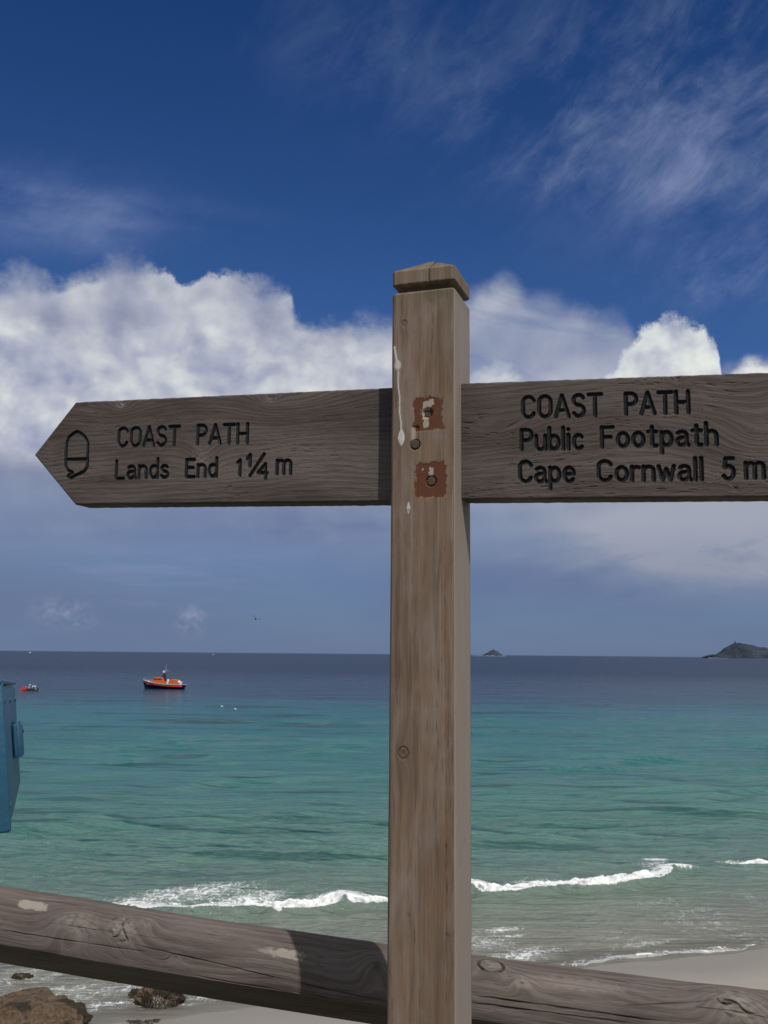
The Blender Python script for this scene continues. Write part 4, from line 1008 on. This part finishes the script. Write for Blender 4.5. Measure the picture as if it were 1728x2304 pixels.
# ================================================================== BLUE BOX
m_blue, g = mat('blue_gloss_paint'); t = g.node('ShaderNodeTexCoord'); p = V(g.nt, t.outputs['Object'])
n1 = g.noise(p, 14., 5., .6); n2 = g.noise(p, 160., 3., .6); sp_n = g.noise(p, 420., 2., .5)
cb = g.mix(n1, (.010, .060, .115), (.017, .088, .155)); cb = g.mix(sp_n.ss(.70, .76) * .6, cb, (.25, .4, .5)); cb = g.mix(g.noise(p, 30., 5., .7).ss(.66, .72) * .5, cb, (.02, .03, .04))
g.principled(cb, n2 * .2 + .28, g.bump(n1 * .6 + n2 * .25, .0025), .55)
BD = 1.12
e_near = at_depth(1.5, 1537, BD); e_far = at_depth(32.5, 1523, BD * 1.26); e_nb = at_depth(19.5, 1862, BD)
sdir = (e_far - e_near)[:2]; Ls = float(np.hypot(*sdir)); byaw = math.atan2(-sdir[0], sdir[1])   # local +y along the side, away from camera
topz = e_near[2]; botz = e_nb[2]; hb = float(np.linalg.norm(e_near - e_nb))
box = empty('metal_box', tuple(e_nb), 'blue painted metal box with hasp on its side, cut off by the left edge', 'box', rz=byaw)
Wb = .21
zl = Vector(e_near - e_nb).normalized(); yl = Vector((sdir[0], sdir[1], 0)).normalized(); yl = (yl - zl * yl.dot(zl)).normalized(); xl_ = yl.cross(zl)
box.matrix_world = Matrix.Translation(Vector(e_nb)) @ Matrix((xl_, yl, zl)).transposed().to_4x4()
# body : side profile in (y,z), extruded along x from -Wb to 0 ; chamfer at the lower back
prof = [(0, 0), (Ls * .30, 0.0), (Ls * 1.0, hb * .13), (Ls, hb - .003), (.0, hb - .003)]
def prism_x(mb, poly, x0, x1):
    n = len(poly); v = [(x0, a, b) for a, b in poly] + [(x1, a, b) for a, b in poly]
    return mb.add(v, [tuple(range(n)), tuple(range(2 * n - 1, n - 1, -1))] + [(i, n + i, n + (i + 1) % n, (i + 1) % n) for i in range(n)])
def bevel(o, w_, seg=3):
    md = o.modifiers.new('edge_round', 'BEVEL'); md.width = w_; md.segments = seg; md.limit_method = 'ANGLE'; o.data.polygons.foreach_set('use_smooth', np.ones(len(o.data.polygons), bool)); return o
b_ = bevel(fixn(prism_x(MB(), prof, -Wb, 0).build('body', m_blue, box)), .004)
d_ = bevel(fixn(MB().box(-Wb + .002, .003, -.010, -.001, -.004, hb + .001).build('door', m_blue, box)), .003)
l_ = bevel(fixn(MB().box(-Wb - .002, .0015, -.012, Ls + .001, hb - .001, hb + .004).build('lid', m_blue, box)), .0015)
for yy_, zz_ in ((.035, .02), (.035, hb - .02), (Ls - .03, hb - .02), (Ls * .5, hb - .02)):
    fixn(MB().tube([(-.001, yy_, zz_), (.0015, yy_, zz_), (.002, yy_, zz_)], [.0035, .0035, .0025], 10).build('screw', m_blue, box))
hy = Ls * .62; hz_ = hb * .54; Q = .62
hs = MB().box(.001, .005, hy - .03, hy + .022, hz_ - .021, hz_ + .021, .002); hs.tube([(.005, hy + .006, hz_ - .022), (.005, hy + .006, hz_ + .024)], .0048, 12); bevel(fixn(hs.build('hasp', m_blue, box)), .001, 2)
hp = MB().box(.005, .0105, hy + .012, hy + .04, hz_ - .022, hz_ + .020, .002).tube([(.0105, hy + .026, hz_ + .011), (.012, hy + .026, hz_ + .011)], .004, 10); bevel(fixn(hp.build('latch', m_blue, box)), .001, 2)
fixn(MB().tube([(-Wb * .62, Ls * .4, -(botz - 9.93)), (-Wb * .62, Ls * .4, .004)], .028, 20).build('pole', m_blue, box, True))

# ================================================================== ROCKS AND WEED
m_rock, g = mat('weedy_rock'); t = g.node('ShaderNodeTexCoord'); p = V(g.nt, t.outputs['Object'])
n1 = g.noise(p, 1.1, 8., .62); n2 = g.noise(p, 7., 8., .65); n3 = g.voro(g.vadd(p, g.vmul(g.noise(p, 2., 4., .6, out=1), (.6, .6, .6))), 1.6, 'DISTANCE_TO_EDGE')
c_ = g.mix(n2.ss(.3, .7), (.052, .034, .021), (.135, .094, .060)); c_ = g.mix(g.attr('weed').ss(.35, .62) , c_, g.mix(n2, (.012, .010, .006), (.042, .030, .014)))
g.principled(c_, .72, g.bump(n1 + n2 * .5 + n3.ss(0., .15) * .12, .22), .3)
m_weed, g = mat('brown_weed'); t = g.node('ShaderNodeTexCoord'); p = V(g.nt, t.outputs['Object']); n1 = g.noise(p, 5., 5.)
g.principled(g.mix(n1.ss(.3, .7), (.010, .009, .006), (.036, .023, .011)), .45, None, .5)
def ico(sub_):
    import bmesh
    b = bmesh.new(); bmesh.ops.create_icosphere(b, subdivisions=sub_, radius=1.); v = np.array([q.co[:] for q in b.verts]); f = np.array([[q.index for q in ff.verts] for ff in b.faces]); b.free(); return v, f
IV, IF = ico(6)
def rock(name, loc, size, seed, label, weedb=0., rz=0., lump=.34, fr=1.6):
    n_ = fbm(IV[:, 0] * fr + seed, IV[:, 1] * fr, IV[:, 2] * fr, 5, .52); rdg = 1 - np.abs(perlin(IV[:, 0] * 2.3 + seed, IV[:, 1] * 2.3 + 4, IV[:, 2] * 2.3)) * 2
    s_ = 1 + lump * n_ + .10 * rdg + .03 * fbm(IV[:, 0] * 12, IV[:, 1] * 12, IV[:, 2] * 12 + seed, 3)
    Vv = IV * s_[:, None] * np.array(size)
    weed = .45 + weedb + .8 * fbm(IV[:, 0] * 1.8 + 9, IV[:, 1] * 1.8, IV[:, 2] * 1.8 + seed, 4) - .35 * IV[:, 2] + .25 * IV[:, 0]
    o = mesh(name, Vv, IF, m_rock, None, True, {'weed': weed}); o.location = loc; o.rotation_euler = (0, 0, rz); return tag(o, label, 'rock', 'rocks on the beach')
def fronds(o_par, size, n, seed, rng=(.5, 1.), zmax=1., ln=.35):
    """ribbons of wrack lying over and hanging from a rock: one stuff part"""
    rr = random.Random(seed); v = []; f = []
    for _ in range(n):
        a = rr.uniform(0, 2 * math.pi); zc_ = rr.uniform(-.1, zmax); rad_ = math.sqrt(max(0, 1 - zc_ * zc_)) * rr.uniform(.92, 1.06)
        p_ = Vector((math.cos(a) * rad_ * size[0], math.sin(a) * rad_ * size[1], zc_ * size[2] * 1.03)); dr_ = Vector((math.cos(a) + rr.uniform(-.5, .5), math.sin(a) + rr.uniform(-.5, .5), rr.uniform(-.3, .1))).normalized()
        wv_ = dr_.cross(Vector((0, 0, 1))).normalized() * rr.uniform(.015, .035); st_ = len(v)
        for k in range(5):
            v += [p_ - wv_ * (1 - k / 5), p_ + wv_ * (1 - k / 5)]; dr_ = (dr_ + Vector((rr.uniform(-.3, .3), rr.uniform(-.3, .3), -.45))).normalized(); p_ = p_ + dr_ * ln / 5
        f += [(st_ + 2 * k, st_ + 2 * k + 1, st_ + 2 * k + 3, st_ + 2 * k + 2) for k in range(4)]
    o = mesh('seaweed', v, f, m_weed, o_par); o['kind'] = 'stuff'; return o
c0 = at_sea(60, 2290, .3)
rk1 = rock('boulder', (c0[0] - .25, c0[1] - .4, -.1), (2.15, 1.5, 1.05), 3.3, 'large brown boulder with dark weed at the bottom left corner', 0., .3, .22, 1.1)
fronds(rk1, (2.0, 1.5, 1.0), 260, 1, zmax=.3, ln=.3)
c0 = at_sea(362, 2240, .2)
rk2 = rock('weedy_boulder', (c0[0], c0[1], .1), (.66, .6, .48), 8.1, 'small boulder thick with brown seaweed under the rail', .28, 0.)
fronds(rk2, (.64, .58, .47), 2600, 2, ln=.2)
c0 = at_sea(303, 2238, .1); rk3 = rock('wet_stone', (c0[0], c0[1] + .2, 0.), (.22, .3, .22), 5.1, 'dark wet stone in foam left of the weedy boulder', .5)
c0 = at_sea(42, 2204, 0.); rk4 = rock('low_rock', (c0[0], c0[1] + .3, -.05), (.34, .25, .17), 6.1, 'low dark weedy rock in the water behind the large boulder', .6); fronds(rk4, (.34, .25, .17), 150, 4, ln=.3)
# strand of weed on the sand
rr = random.Random(5); v = []; f = []
for _ in range(26):
    c0 = at_sea(rr.uniform(280, 345), 2297 + rr.gauss(0, 2.5), .1); X0, Y0 = c0[0], c0[1]; a = rr.uniform(-.7, .7); st_ = len(v); L_ = rr.uniform(.12, .35)
    for k in range(6):
        X0 += math.cos(a) * L_ / 6; Y0 += math.sin(a) * L_ / 6; a += rr.uniform(-.5, .5); zt = float(beach_z(np.array(X0), np.array(Y0))) + .02 + rr.uniform(0, .03)
        v += [(X0, Y0 - .02, zt), (X0, Y0 + .02, zt + .02)]
    f += [(st_ + 2 * k, st_ + 2 * k + 1, st_ + 2 * k + 3, st_ + 2 * k + 2) for k in range(5)]
tag(mesh('seaweed', v, f, m_weed), 'dark strands of washed up seaweed on the sand near the bottom edge', 'seaweed', kind='stuff')
